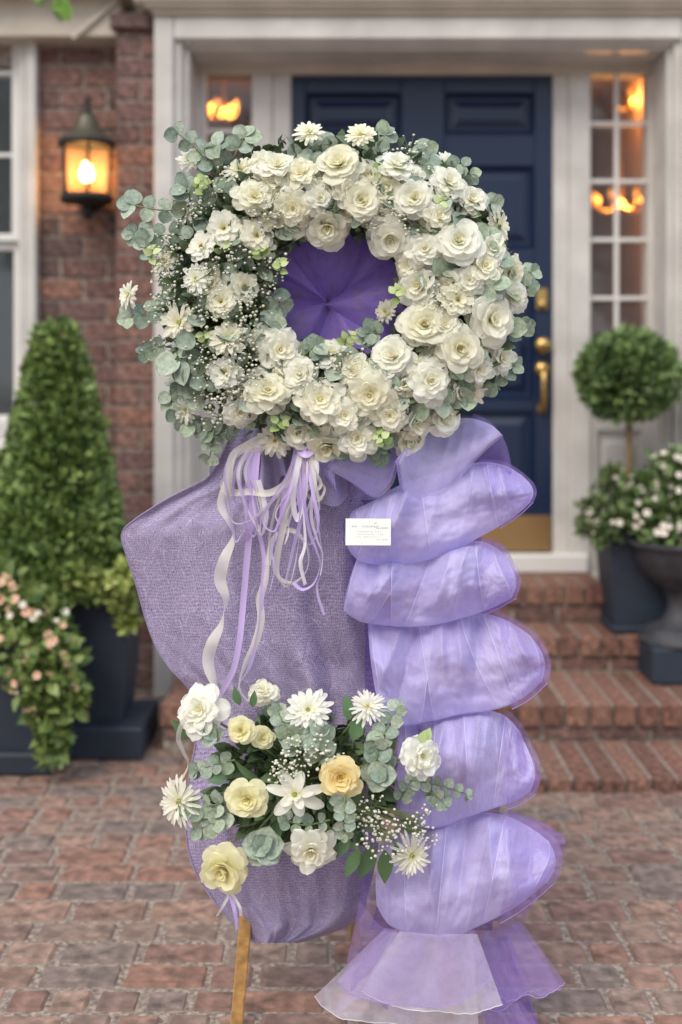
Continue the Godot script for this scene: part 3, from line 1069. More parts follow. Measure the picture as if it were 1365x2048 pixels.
func build_planters() -> void:
	var dk := Color(0.06, 0.115, 0.03)
	var lt := Color(0.29, 0.4, 0.12)
	# ---- cone topiary in the square planter on the left
	var a := Vector3(X(192, 4.06), 0, -4.08)
	square_planter("square_planter", "tall dark blue planter under the cone topiary, on a stepped foot", a, Vector2(0.40, 0.36), 0.115, 0.115, 0.15, Y(1178, 4.06))
	var y0 := Y(1185, 4.08)
	var y1 := Y(650, 4.08)
	var cone_x := X(112, 4.08)
	var big := X(262, 4.08) - X(112, 4.08)
	var hgt := y1 - y0
	var radius := func(v: float) -> float:
		return lerpf(big * 0.94, big * 0.17, pow(v, 1.02)) * (1.0 if v < 0.92 else sqrt(maxf(0.04, 1.0 - pow((v - 0.92) / 0.085, 2.0))))
	var lump := FastNoiseLite.new()
	lump.seed = 5
	lump.frequency = 6.0
	var cone := func(u: float, v: float) -> Array:
		var vv := 1.0 - sqrt(u) * 1.0 if rng.randf() < 0.85 else rng.randf()
		var g := v * TAU
		var o := Vector3(cos(g), 0, sin(g))
		var r: float = radius.call(vv)
		if rng.randf() < 0.03:
			r *= rng.randf_range(1.05, 1.16)
		r *= 1.0 + 0.13 * lump.get_noise_3d(o.x * 0.3, vv, o.z * 0.3) - 0.16 * pow(rng.randf(), 2.0)
		return [o * r + Vector3(0, vv * hgt, 0), (o + Vector3(0, 0.3, 0)).normalized()]
	var core := Buf.new()
	var prof := []
	for k in 9:
		var v := k / 8.0
		prof.append(Vector2(radius.call(v * 0.97) * 0.84 if k < 8 else 0.0, v * hgt * 0.97))
	core.lathe(Vector3.ZERO, prof, 20)
	clipped("cone_topiary", "clipped cone shaped boxwood topiary rising before the brick wall", Vector3(cone_x, y0, -4.1), cone, core.mesh(), 9500, 0.048, dk, lt)
	# lime creeper round the foot of the cone
	var c := thing("creeping_plant", "lime green creeper spilling over the rim of the tall blue planter", "plant", Vector3(a.x, Y(1178, 3.95), -3.95))
	var spots := []
	for k in 14:
		spots.append([Vector3(lerpf(-0.19, 0.18, k / 13.0), rng.randf_range(0.0, 0.06), rng.randf_range(0.0, 0.1)), 0.055])
	spots.append([Vector3(0.13, -0.06, 0.03), 0.04])
	spots.append([Vector3(0.145, -0.11, 0.03), 0.03])
	bush(c, spots, 2200, 0.03, Color(0.16, 0.22, 0.05), Color(0.42, 0.48, 0.14))
	blossoms(c, "blossom", spots, 10, 0.014, M.pink)
	# ---- second planter further left with the spilling flowers
	var b := Vector3(X(15, 3.86), 0, -3.92)
	square_planter("square_planter", "low dark blue planter at the edge of the pavement under pink blossoms", b, Vector2(0.36, 0.34), 0.075, 0.14, 0.15, Y(1260, 3.86))
	var f := thing("flowering_plant", "trailing plant with pink and white blossoms hanging from the low planter", "plant", Vector3(X(30, 3.78), Y(1260, 3.78), -3.8))
	spots = [[Vector3(-0.05, 0.1, 0), 0.11], [Vector3(0.03, 0.06, 0.02), 0.1], [Vector3(0.1, 0.0, 0.04), 0.1], [Vector3(0.0, -0.05, 0.07), 0.1], [Vector3(0.15, -0.07, 0.06), 0.09], [Vector3(0.1, -0.14, 0.1), 0.085], [Vector3(0.18, -0.17, 0.1), 0.065], [Vector3(0.13, -0.24, 0.12), 0.055], [Vector3(0.16, -0.31, 0.12), 0.045], [Vector3(0.155, -0.37, 0.12), 0.035], [Vector3(0.22, -0.22, 0.1), 0.04]]
	bush(f, spots, 1300, 0.046, Color(0.06, 0.12, 0.02), Color(0.26, 0.33, 0.1))
	blossoms(f, "pink_blossom", spots.slice(0, 8), 46, 0.016, M.pink)
	blossoms(f, "white_blossom", spots.slice(0, 7), 14, 0.015, M.petal)
	# ---- ball topiary in the planter on the steps
	var t := Vector3(X(1262, 4.62), 0.326, -4.56)
	square_planter("square_planter", "dark blue planter on the second step with the ball topiary", t, Vector2(0.25, 0.25), 0.03, 0.11, 0.135, Y(1062, 4.56) - 0.326)
	var bc := at(1257, 752, 4.55)
	var br := Vector3(0.178, 0.158, 0.17)
	var ball := func(u: float, v: float) -> Array:
		var e := asin(clampf(u * 2.0 - 1.0, -1, 1))
		var g := v * TAU
		var o := Vector3(cos(g) * cos(e), sin(e), sin(g) * cos(e))
		var r := 1.0 + 0.1 * lump.get_noise_3d(o.x * 0.4, o.y * 0.4, o.z * 0.4) - 0.2 * pow(rng.randf(), 2.0) + (rng.randf_range(0.05, 0.16) if rng.randf() < 0.03 else 0.0)
		return [o * br * r, o]
	var bcore := Buf.new()
	bcore.ball(Vector3.ZERO, br * 0.82, 20, 12)
	clipped("ball_topiary", "round clipped topiary ball on a bare stem beside the door", bc, ball, bcore.mesh(), 4200, 0.048, Color(0.05, 0.1, 0.035), Color(0.24, 0.35, 0.12))
	var stem := Buf.new()
	stem.tube(curve_of([Vector3(0.0, -br.y * 0.7, 0), Vector3(0.004, -0.3, 0.004), Vector3(0.002, -0.42, 0), Vector3(0.006, Y(1075, 4.56) - bc.y, 0)], 12), 0.014, 0.017, 10)
	obj("trunk", stem.mesh(), M.bark, get_node("ball_topiary"))
	var under := thing("flowering_plant", "loose plant with small white flowers round the stem of the topiary ball", "plant", at(1235, 1010, 4.48))
	spots = [[Vector3(-0.04, 0.0, 0), 0.09], [Vector3(0.05, 0.03, 0), 0.09], [Vector3(-0.1, -0.03, 0.02), 0.06], [Vector3(-0.13, -0.08, 0.04), 0.04], [Vector3(0.0, -0.07, 0.05), 0.07], [Vector3(-0.07, -0.11, 0.06), 0.045], [Vector3(0.1, -0.03, 0.03), 0.08], [Vector3(-0.02, 0.1, 0.0), 0.05]]
	bush(under, spots, 800, 0.036, Color(0.05, 0.1, 0.03), Color(0.2, 0.26, 0.11))
	blossoms(under, "white_blossom", spots, 16, 0.017, M.petal)
	var sprigs := Buf.new()
	for k in 9:
		var x := rng.randf_range(-0.16, 0.02)
		sprigs.tube(curve_of([Vector3(0.02, -0.05, 0), Vector3(x * 0.5, 0.02, 0.04), Vector3(x, rng.randf_range(-0.16, 0.1), 0.06)], 6), 0.0025, 0.001, 4, Color(0.12, 0.16, 0.06))
	obj("stems", sprigs.mesh(), M.leaf, under)
	# ---- urn on its pedestal
	var ud := 4.36
	var ped := thing("pedestal", "dark grey square block under the iron urn", "pedestal", Vector3(X(1376, 4.36), 0.179, -4.36))
	var pb := Buf.new()
	var ph := Y(1298, 4.22) - 0.179
	pb.box(Vector3(0, ph * 0.5, 0), Vector3(0.36, ph, 0.28), 0.008)
	obj("block", pb.mesh(), M.planter, ped)
	var u := thing("garden_urn", "weathered grey footed urn full of white flowers on the brick step", "urn", Vector3(X(1358, ud), 0.18 + ph, -ud))
	var uk := ud / FOCAL
	var body := Buf.new()
	body.lathe(Vector3.ZERO, [Vector2(78 * uk, 0), Vector2(80 * uk, 8 * uk), Vector2(66 * uk, 15 * uk), Vector2(64 * uk, 26 * uk), Vector2(50 * uk, 31 * uk), Vector2(34 * uk, 40 * uk), Vector2(24 * uk, 60 * uk), Vector2(22 * uk, 84 * uk), Vector2(30 * uk, 94 * uk), Vector2(27 * uk, 100 * uk), Vector2(44 * uk, 112 * uk), Vector2(70 * uk, 134 * uk), Vector2(84 * uk, 162 * uk), Vector2(88 * uk, 186 * uk), Vector2(98 * uk, 192 * uk), Vector2(98 * uk, 200 * uk), Vector2(86 * uk, 200 * uk), Vector2(80 * uk, 178 * uk), Vector2(0, 176 * uk)], 36)
	obj("bowl", body.mesh(), M.urn, u)
	var w := thing("flowering_plant", "full white flowering plant filling the grey urn", "plant", Vector3(X(1350, ud), Y(1010, ud), -ud))
	spots = [[Vector3(0, 0.02, 0), 0.14], [Vector3(-0.1, -0.02, 0.02), 0.1], [Vector3(0.08, 0.05, 0), 0.14], [Vector3(0.0, 0.13, -0.02), 0.1], [Vector3(-0.05, -0.1, 0.06), 0.09], [Vector3(0.07, -0.1, 0.06), 0.1], [Vector3(-0.13, 0.06, 0.0), 0.06]]
	bush(w, spots, 1500, 0.04, Color(0.05, 0.1, 0.025), Color(0.2, 0.28, 0.1))
	blossoms(w, "white_blossom", spots, 84, 0.015, M.petal)
	# ---- leaves hanging from the eave
	var hang := thing("hanging_branch", "green leaves hanging into view below the eave board", "plant", at(122, -4, 4.4))
	var hb := Buf.new()
	hb.tube(curve_of([Vector3(-0.1, 0.12, 0), Vector3(0.0, 0.05, 0.02), Vector3(0.03, -0.03, 0.03)], 8), 0.006, 0.003, 6, Color(0.12, 0.1, 0.05))
	hb.tube(curve_of([Vector3(-0.1, 0.12, 0), Vector3(-0.1, 0.05, 0.02), Vector3(-0.08, 0.0, 0.03)], 8), 0.006, 0.003, 6, Color(0.12, 0.1, 0.05))
	obj("stem", hb.mesh(), M.leaf, hang)
	for e in [[0.02, -0.03, 0.085, 2.9], [-0.01, -0.02, 0.07, 3.7], [0.04, -0.01, 0.075, 2.4], [0.03, -0.04, 0.07, 3.3], [-0.08, -0.0, 0.05, 3.4], [0.0, 0.04, 0.08, 1.9], [0.06, 0.03, 0.07, 2.0], [-0.06, 0.03, 0.07, 2.7]]:
		obj("leaf", leaf_mesh(0.42, 0.25, 4, 6), M.bright_leaf, hang, Transform3D(Basis(Vector3.BACK, e[3]) * Basis(Vector3.RIGHT, rng.randf_range(-0.5, 0.5)) * Basis().scaled(Vector3.ONE * e[2]), Vector3(e[0], e[1], 0.03 + rng.randf() * 0.03)))


func petal(b: Buf, phi: float, r0: float, elev: float, curl: float, length: float, wide: float, cup: float, tip: float, c0: Color, c1: Color, h0: float, nu := 4, nv := 6, ruffle := 0.0) -> void:
	# a petal of a flower that faces +Y: rises at ELEV radians above the flower's plane and bends down by CURL on its way out
	var out := Vector3(cos(phi), 0, sin(phi))
	var side := out.cross(Vector3.UP)
	var path := [out * r0 + Vector3(0, h0, 0)]
	var up := []
	var fine := 24
	for k in fine + 1:
		var a := elev - curl * pow(float(k) / fine, 1.4)
		up.append(Vector3.UP * cos(a) - out * sin(a))
		if k < fine:
			path.append(path[-1] + (out * cos(a) + Vector3.UP * sin(a)) * (length / fine))
	var ph := rng.randf() * TAU
	var notch := rng.randf_range(-0.04, 0.1)
	b.grid(nu, nv, func(a: float, q: float) -> Vector3:
		var u := a * 2.0 - 1.0
		var t := sin(q * PI * 0.5)
		var reach := t * (1.0 - notch * (1.0 - absf(u)) * t * t - 0.05 * u * u * t)
		var f := clampf(reach, 0.0, 1.0) * fine
		var k := mini(int(f), fine - 1)
		var w := lerpf(0.4, 1.0, smoothstep(0.0, tip, t))
		if t > tip:
			w = sqrt(maxf(0.0, 1.0 - pow((t - tip) / (1.001 - tip), 2.4)))
		var lift := cup * u * u * w * wide + ruffle * sin(u * 4.0 + ph + t * 3.0) * t * t
		return path[k].lerp(path[k + 1], f - k) + side * u * w * wide + up[k] * lift,
		func(_a: float, q: float) -> Color: return c0.lerp(c1, smoothstep(0.0, 0.38, sin(q * PI * 0.5))))


# ---------------------------------------------------------------- the flower stand
const WREATH := Vector2(676, 588)
const RING := Vector2(243, 216)

# petals of each kind of flower: [count, start radius, rise, bend, length, half width, cup, tip, height, ruffle, warmth]
func rings_of(kind: String) -> Array:
	match kind:
		"gardenia":
			return [[7, 0.12, 0.12, 0.6, 0.95, 0.37, 0.12, 0.55, 0.0, 0.06, 0.0], [7, 0.11, 0.45, 0.7, 0.82, 0.33, 0.15, 0.55, 0.05, 0.06, 0.08], [6, 0.09, 0.8, 0.7, 0.66, 0.28, 0.2, 0.55, 0.09, 0.05, 0.2], [5, 0.06, 1.1, 0.6, 0.52, 0.22, 0.3, 0.55, 0.12, 0.04, 0.4], [4, 0.03, 1.35, 0.4, 0.4, 0.15, 0.4, 0.5, 0.13, 0.02, 0.65]]
		"rose":
			return [[7, 0.12, 0.28, 0.95, 0.97, 0.44, 0.05, 0.6, 0.0, 0.03, 0.0], [6, 0.13, 0.6, 0.95, 0.88, 0.42, 0.1, 0.6, 0.03, 0.03, 0.06], [6, 0.12, 0.9, 0.85, 0.76, 0.37, 0.2, 0.6, 0.06, 0.025, 0.18], [5, 0.1, 1.14, 0.7, 0.64, 0.3, 0.32, 0.6, 0.08, 0.02, 0.35], [5, 0.06, 1.34, 0.5, 0.53, 0.21, 0.5, 0.6, 0.09, 0.01, 0.55], [3, 0.03, 1.5, 0.3, 0.46, 0.13, 0.8, 0.6, 0.09, 0.0, 0.8]]
		"mum":
			return [[16, 0.1, 0.1, 0.25, 0.92, 0.125, 0.25, 0.62, 0.0, 0.0, 0.0], [15, 0.1, 0.36, 0.3, 0.8, 0.115, 0.3, 0.62, 0.05, 0.0, 0.05], [12, 0.08, 0.7, 0.3, 0.6, 0.1, 0.35, 0.6, 0.08, 0.0, 0.25], [9, 0.05, 1.1, 0.2, 0.36, 0.07, 0.4, 0.6, 0.1, 0.0, 0.7]]
		"daisy":
			return [[12, 0.1, 0.12, 0.1, 0.86, 0.25, 0.12, 0.68, 0.0, 0.02, 0.0], [10, 0.1, 0.34, 0.1, 0.72, 0.22, 0.15, 0.68, 0.05, 0.02, 0.05], [8, 0.09, 0.7, 0.1, 0.42, 0.14, 0.25, 0.62, 0.07, 0.0, 0.4]]
		"spider":
			return [[20, 0.08, 0.02, 0.25, 0.98, 0.07, 0.5, 0.7, 0.0, 0.0, 0.0], [18, 0.08, 0.34, 0.3, 0.86, 0.065, 0.5, 0.7, 0.05, 0.0, 0.0], [14, 0.06, 0.75, 0.3, 0.66, 0.06, 0.5, 0.65, 0.08, 0.0, 0.2], [9, 0.04, 1.15, 0.2, 0.42, 0.05, 0.5, 0.6, 0.1, 0.0, 0.6]]
		"star":
			return [[7, 0.08, 0.12, 0.45, 0.98, 0.21, 0.2, 0.36, 0.0, 0.02, 0.0], [5, 0.08, 0.55, 0.4, 0.62, 0.17, 0.25, 0.4, 0.06, 0.02, 0.15], [5, 0.05, 1.1, 0.2, 0.34, 0.09, 0.3, 0.5, 0.08, 0.0, 0.6]]
	# carnation
	return [[8, 0.08, 0.0, 0.7, 0.86, 0.33, 0.1, 0.72, 0.0, 0.09, 0.0], [8, 0.08, 0.5, 0.7, 0.78, 0.3, 0.1, 0.72, 0.08, 0.1, 0.0], [7, 0.06, 0.95, 0.6, 0.68, 0.27, 0.1, 0.72, 0.12, 0.1, 0.1], [6, 0.03, 1.35, 0.4, 0.58, 0.22, 0.1, 0.72, 0.14, 0.09, 0.2]]


func flower_meshes(kind: String, variant: int) -> Array:
	# [all petals joined, each petal alone, heart]
	var key := "%s/%d" % [kind, variant]
	if shared.has(key):
		return shared[key]
	var white := Color(0.955, 0.96, 0.925)
	var warm := Color(0.93, 0.86, 0.54)
	var fresh := Color(0.88, 0.9, 0.68)
	var whole := Buf.new()
	var each := []
	for r in rings_of(kind):
		var n: int = r[0]
		var turn := rng.randf() * TAU
		for k in n:
			var one := Buf.new()
			var phi := turn + TAU * (k + rng.randf_range(-0.18, 0.18)) / n
			var s := rng.randf_range(0.82, 1.12)
			var args := [phi, r[1], r[2] * 0.88 + rng.randf_range(-0.2, 0.2), r[3] * rng.randf_range(0.4, 1.5), r[4] * s, r[5] * rng.randf_range(0.9, 1.12)]
			var c1: Color = white.lerp(warm, r[10] * 0.32) * rng.randf_range(0.95, 1.03)
			var c0: Color = fresh.lerp(warm, 0.3 + 0.6 * r[10])
			var nu := 6 if r[5] > 0.15 else 2
			var keep := rng.state
			for b in [one, whole]:
				rng.state = keep
				petal(b, args[0], args[1], args[2], args[3], args[4], args[5], r[6], r[7], c0, c1, r[8], nu, 8 if nu > 2 else 6, r[9])
			each.append(one.mesh())
	var heart := Buf.new()
	match kind:
		"daisy":
			heart.ball(Vector3(0, 0.1, 0), Vector3(0.1, 0.07, 0.1), 10, 5, Color(0.5, 0.4, 0.08))
			for k in 7:
				heart.ball(Vector3(rng.randfn(0, 0.04), 0.165, rng.randfn(0, 0.04)), Vector3.ONE * 0.03, 6, 4, Color(0.16, 0.1, 0.03))
		"mum", "spider", "star":
			for k in 26:
				var a := k * 2.4
				var q := sqrt(k / 26.0)
				heart.ball(Vector3(cos(a) * q * 0.15, 0.16 - q * q * 0.06, sin(a) * q * 0.15), Vector3(0.03, 0.05, 0.03), 6, 4, Color(0.55, 0.5, 0.12).lerp(Color(0.45, 0.5, 0.16), rng.randf()))
		_:
			for k in 9:
				var a := k * 2.4
				var q := sqrt(k / 9.0) * 0.09
				heart.ball(Vector3(cos(a) * q, 0.3 - q, sin(a) * q), Vector3(0.035, 0.07, 0.035), 6, 4, Color(0.86, 0.76, 0.36))
	shared[key] = [whole.mesh(), each, heart.mesh()]
	return shared[key]


func flower(parent: Node3D, kind: String, called: String, where: Vector3, dir: Vector3, r: float, m: Material, split := false, label := "") -> void:
	var set_: Array = flower_meshes(kind, rng.randi() % 4)
	var place := Transform3D(facing(dir, rng.randf() * TAU).scaled(Vector3(r, r * rng.randf_range(0.85, 1.1), r)), where)
	if split:
		var o := obj(called, set_[2], M.heart, parent, place)
		for p in set_[1]:
			obj("petal", p, m, o)
		if label:
			o.set_meta("label", label)
	else:
		var o := obj(called, set_[0], m, parent, place)
		obj("heart", set_[2], M.heart, o)


func sprig(parent: Node3D, called: String, pts: Array, pairs: int, size0: float, size1: float, mats: Array, mesh: Mesh, stem_r := 0.0016) -> void:
	# PTS: [x, y, depth] along the stem; leaves in pairs, SIZE0 at the foot to SIZE1 at the tip
	var line := []
	for p in pts:
		line.append(at(p[0], p[1], p[2]))
	var fine := curve_of(line, 16)
	var b := Buf.new()
	b.tube(fine, stem_r * 1.3, stem_r * 0.7, 5)
	var o := obj(called, b.mesh(), M.stem, parent)
	for k in pairs:
		var t := (k + 0.6) / pairs
		var i := clampi(int(t * 16), 0, 15)
		var p: Vector3 = fine[i].lerp(fine[i + 1], t * 16 - i)
		var d: Vector3 = (fine[i + 1] - fine[i]).normalized()
		var side := d.cross(Vector3(0.0, 0.15, 1.0)).normalized()
		for s in ([-1.0, 1.0] if k < pairs - 1 else [-1.0, 0.0, 1.0]):
			var y: Vector3 = (side * s * rng.randf_range(0.7, 1.1) + d * (rng.randf_range(0.15, 0.6) if s != 0.0 else 1.2) + Vector3(0, 0, rng.randf_range(-0.25, 0.4))).normalized()
			var size := lerpf(size0, size1, t) * rng.randf_range(0.85, 1.15)
			leaf(o, "leaf", p, y, size, mats[rng.randi() % mats.size()], mesh)


func leaf(parent: Node3D, called: String, p: Vector3, y: Vector3, size: float, m: Material, mesh: Mesh, lean := 0.45) -> void:
	var z := Vector3(rng.randfn(0, lean), rng.randfn(0.25, lean), 1.0)
	z = (z - y * z.dot(y)).normalized()
	obj(called, mesh, m, parent, Transform3D(Basis(y.cross(z), y, z).scaled(Vector3.ONE * size), p))


func gypsophila(parent: Node3D, called: String, where: Vector3, root: Vector3, r: float, n: int) -> void:
	var b := Buf.new()
	for k in n:
		var dir := Vector3(clampf(rng.randfn(), -1.8, 1.8), clampf(rng.randfn(), -1.8, 1.8), absf(rng.randfn(0.3, 0.6)))
		var p := where + dir * r * 0.55
		if k % 2 == 0:
			b.tube([root, where + dir * r * 0.15, p], 0.0007, 0.0004, 3, Color(0.2, 0.26, 0.1))
		var s := rng.randf_range(0.0016, 0.0038)
		b.ball(p, Vector3(s, s * 0.8, s), 6, 4, Color(0.8, 0.79, 0.68) * rng.randf_range(0.85, 1.05))
		if k % 3 == 0:
			b.ball(p + Vector3(0, -s, -0.001), Vector3.ONE * s * 0.55, 5, 3, Color(0.3, 0.36, 0.14))
	obj(called, b.mesh(), M.petal, parent, Transform3D(), "stuff")


func on_ring(px: float, py: float, sink := 0.0) -> Array:
	# a point on the swelling of the wreath and the way it faces there
	var q := (Vector2(px, py) - WREATH)
	var rho := (q / RING).length()
	var k := clampf((rho - 1.0) / 0.52, -1.0, 1.0)
	var h := 0.105 * sqrt(maxf(0.0, 1.0 - k * k)) - sink
	var radial := Vector3(q.x, -q.y, 0).normalized()
	return [at(px, py, 2.2 - h), (radial * k * 0.85 + Vector3(0, 0.04, 1.0)).normalized()]


func build_stand() -> void:
	M.weave = mat(Color("d6cce9"), 0.9)
	M.weave.albedo_texture = fibre_image(512, 140, 9)
	M.weave.transparency = BaseMaterial3D.TRANSPARENCY_ALPHA
	M.weave.uv1_scale = Vector3(0.75, 1.42, 1)
	M.weave.backlight_enabled = true
	M.weave.backlight = Color(0.3, 0.3, 0.3)
	M.lining = sheer(Color("cabffb"), 0.68, 0.5, 0.6)
	M.panel = sheer(Color("e5e0ff"), 0.38, 0.45, 0.7)
	M.fold_line = sheer(Color("e8e4fc"), 0.4, 0.5, 0.7)
	M.tail = sheer(Color("a48dd4"), 0.36, 0.45, 0.6)
	M.tulle = sheer(Color("b494fa"), 0.62, 0.5, 0.6)
	M.organza = sheer(Color("9a76cf"), 0.4, 0.45, 0.7)
	M.veil = sheer(Color("a98adb"), 0.28, 0.45, 0.7)
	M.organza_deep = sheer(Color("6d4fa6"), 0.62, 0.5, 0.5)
	M.pale_organza = sheer(Color("e4def0"), 0.52, 0.5, 0.7)
	M.hem = sheer(Color("b79be2"), 0.6, 0.5, 0.6)
	M.cream_ribbon = sheer(Color("e6e2d4"), 0.62, 0.4, 0.7)
	M.lilac_ribbon = sheer(Color("cbb2ea"), 0.9, 0.35, 0.6)
	M.white_ribbon = sheer(Color("efe9f0"), 0.85, 0.35, 0.7)
	var net := net_image(256, 48, 62)
	for m in [M.panel, M.lining, M.veil, M.organza, M.tail, M.pale_organza, M.tulle, M.organza_deep]:
		m.albedo_texture = net
		m.uv1_scale = Vector3(2.5, 1.6, 1)
		m.rim_enabled = true
		m.rim = 0.6
		m.rim_tint = 0.5
	M.stem = mat(Color("6c8155"), 0.6)
	M.euca = []
	var soft := noise_image(128, 0.03, 0.75, 1.0, 44, 4, 0.08)
	for c in ["a8b8a6", "98aa97", "b6c4b0", "8ea291", "aebfa4"]:
		var m := mat(Color(c), 0.55)
		m.albedo_texture = soft
		m.backlight_enabled = true
		m.backlight = Color(0.3, 0.3, 0.3)
		M.euca.append(m)
	M.lime = []
	for c in ["a9bd7c", "94ad63", "b9c68c"]:
		var m := mat(Color(c), 0.55)
		m.backlight_enabled = true
		m.backlight = Color(0.4, 0.4, 0.4)
		M.lime.append(m)
	M.ruscus = []
	for c in ["4f6d47", "587850", "496646"]:
		M.ruscus.append(mat(Color(c), 0.4))
	M.bloom = []
	for c in ["fffffb", "fefcf2", "fffef8", "fdfbee"]:
		var m := tinted(0.6, Color(0.95, 0.95, 0.95))
		m.albedo_color = Color(c)
		M.bloom.append(m)
	M.lemon = tinted(0.6, Color(0.95, 0.95, 0.95))
	M.lemon.albedo_color = Color("fdf9d8")
	M.peach = tinted(0.6, Color(0.95, 0.95, 0.95))
	M.peach.albedo_color = Color("fdedbc")
	build_easel()
	build_cloth()
	build_drape()
	build_wreath()
	build_ribbons()
	build_card()
	build_spray()


func build_easel() -> void:
	var e := thing("easel", "slim wooden easel standing under the purple cloth", "easel")
	var foot_l := Vector3(X(474, 2.31), 0.0, -2.31)
	var foot_r := Vector3(X(905, 2.33), 0.0, -2.33)
	var foot_b := Vector3(X(712, 2.62), 0.0, -2.62)
	var top := at(655, 330, 2.3)
	for f in [[foot_l, Vector3(-0.03, 0, 0)], [foot_r, Vector3(0.03, 0, 0)], [foot_b, Vector3(0, 0, -0.04)]]:
		var a: Vector3 = f[0]
		var b: Vector3 = top + f[1]
		var d := (b - a)
		var y := d.normalized()
		var x := y.cross(Vector3.BACK).normalized()
		var m := Buf.new()
		m.box(Vector3.ZERO, Vector3(0.026, d.length(), 0.02), 0.002)
		obj("leg", m.mesh(), M.wood, e, Transform3D(Basis(x, y, x.cross(y)), (a + b) * 0.5))
	span("cross_bar", at(560, 1296, 2.335), at(790, 1320, 2.335) + Vector3(0, 0, -0.02), M.wood, e, 0.002)


func sheet(rows: Array, nu: int, nv: int, depth: Callable) -> Buf:
	# a hanging sheet: ROWS of [left x, right x, y] measured in the plane of the wreath; DEPTH(u, v) gives the depth of each point
	var l := []
	var r := []
	for q in rows:
		l.append(Vector2(q[0], q[2]))
		r.append(Vector2(q[1], q[2]))
	l = curve_of(l, nv)
	r = curve_of(r, nv)
	var b := Buf.new()
	b.grid(nu, nv, func(u: float, v: float) -> Vector3:
		var k := int(round(v * nv))
		var p: Vector2 = l[k].lerp(r[k], u)
		return at(p.x, p.y, depth.call(u, v)), null, false, Vector2(1, 1))
	return b


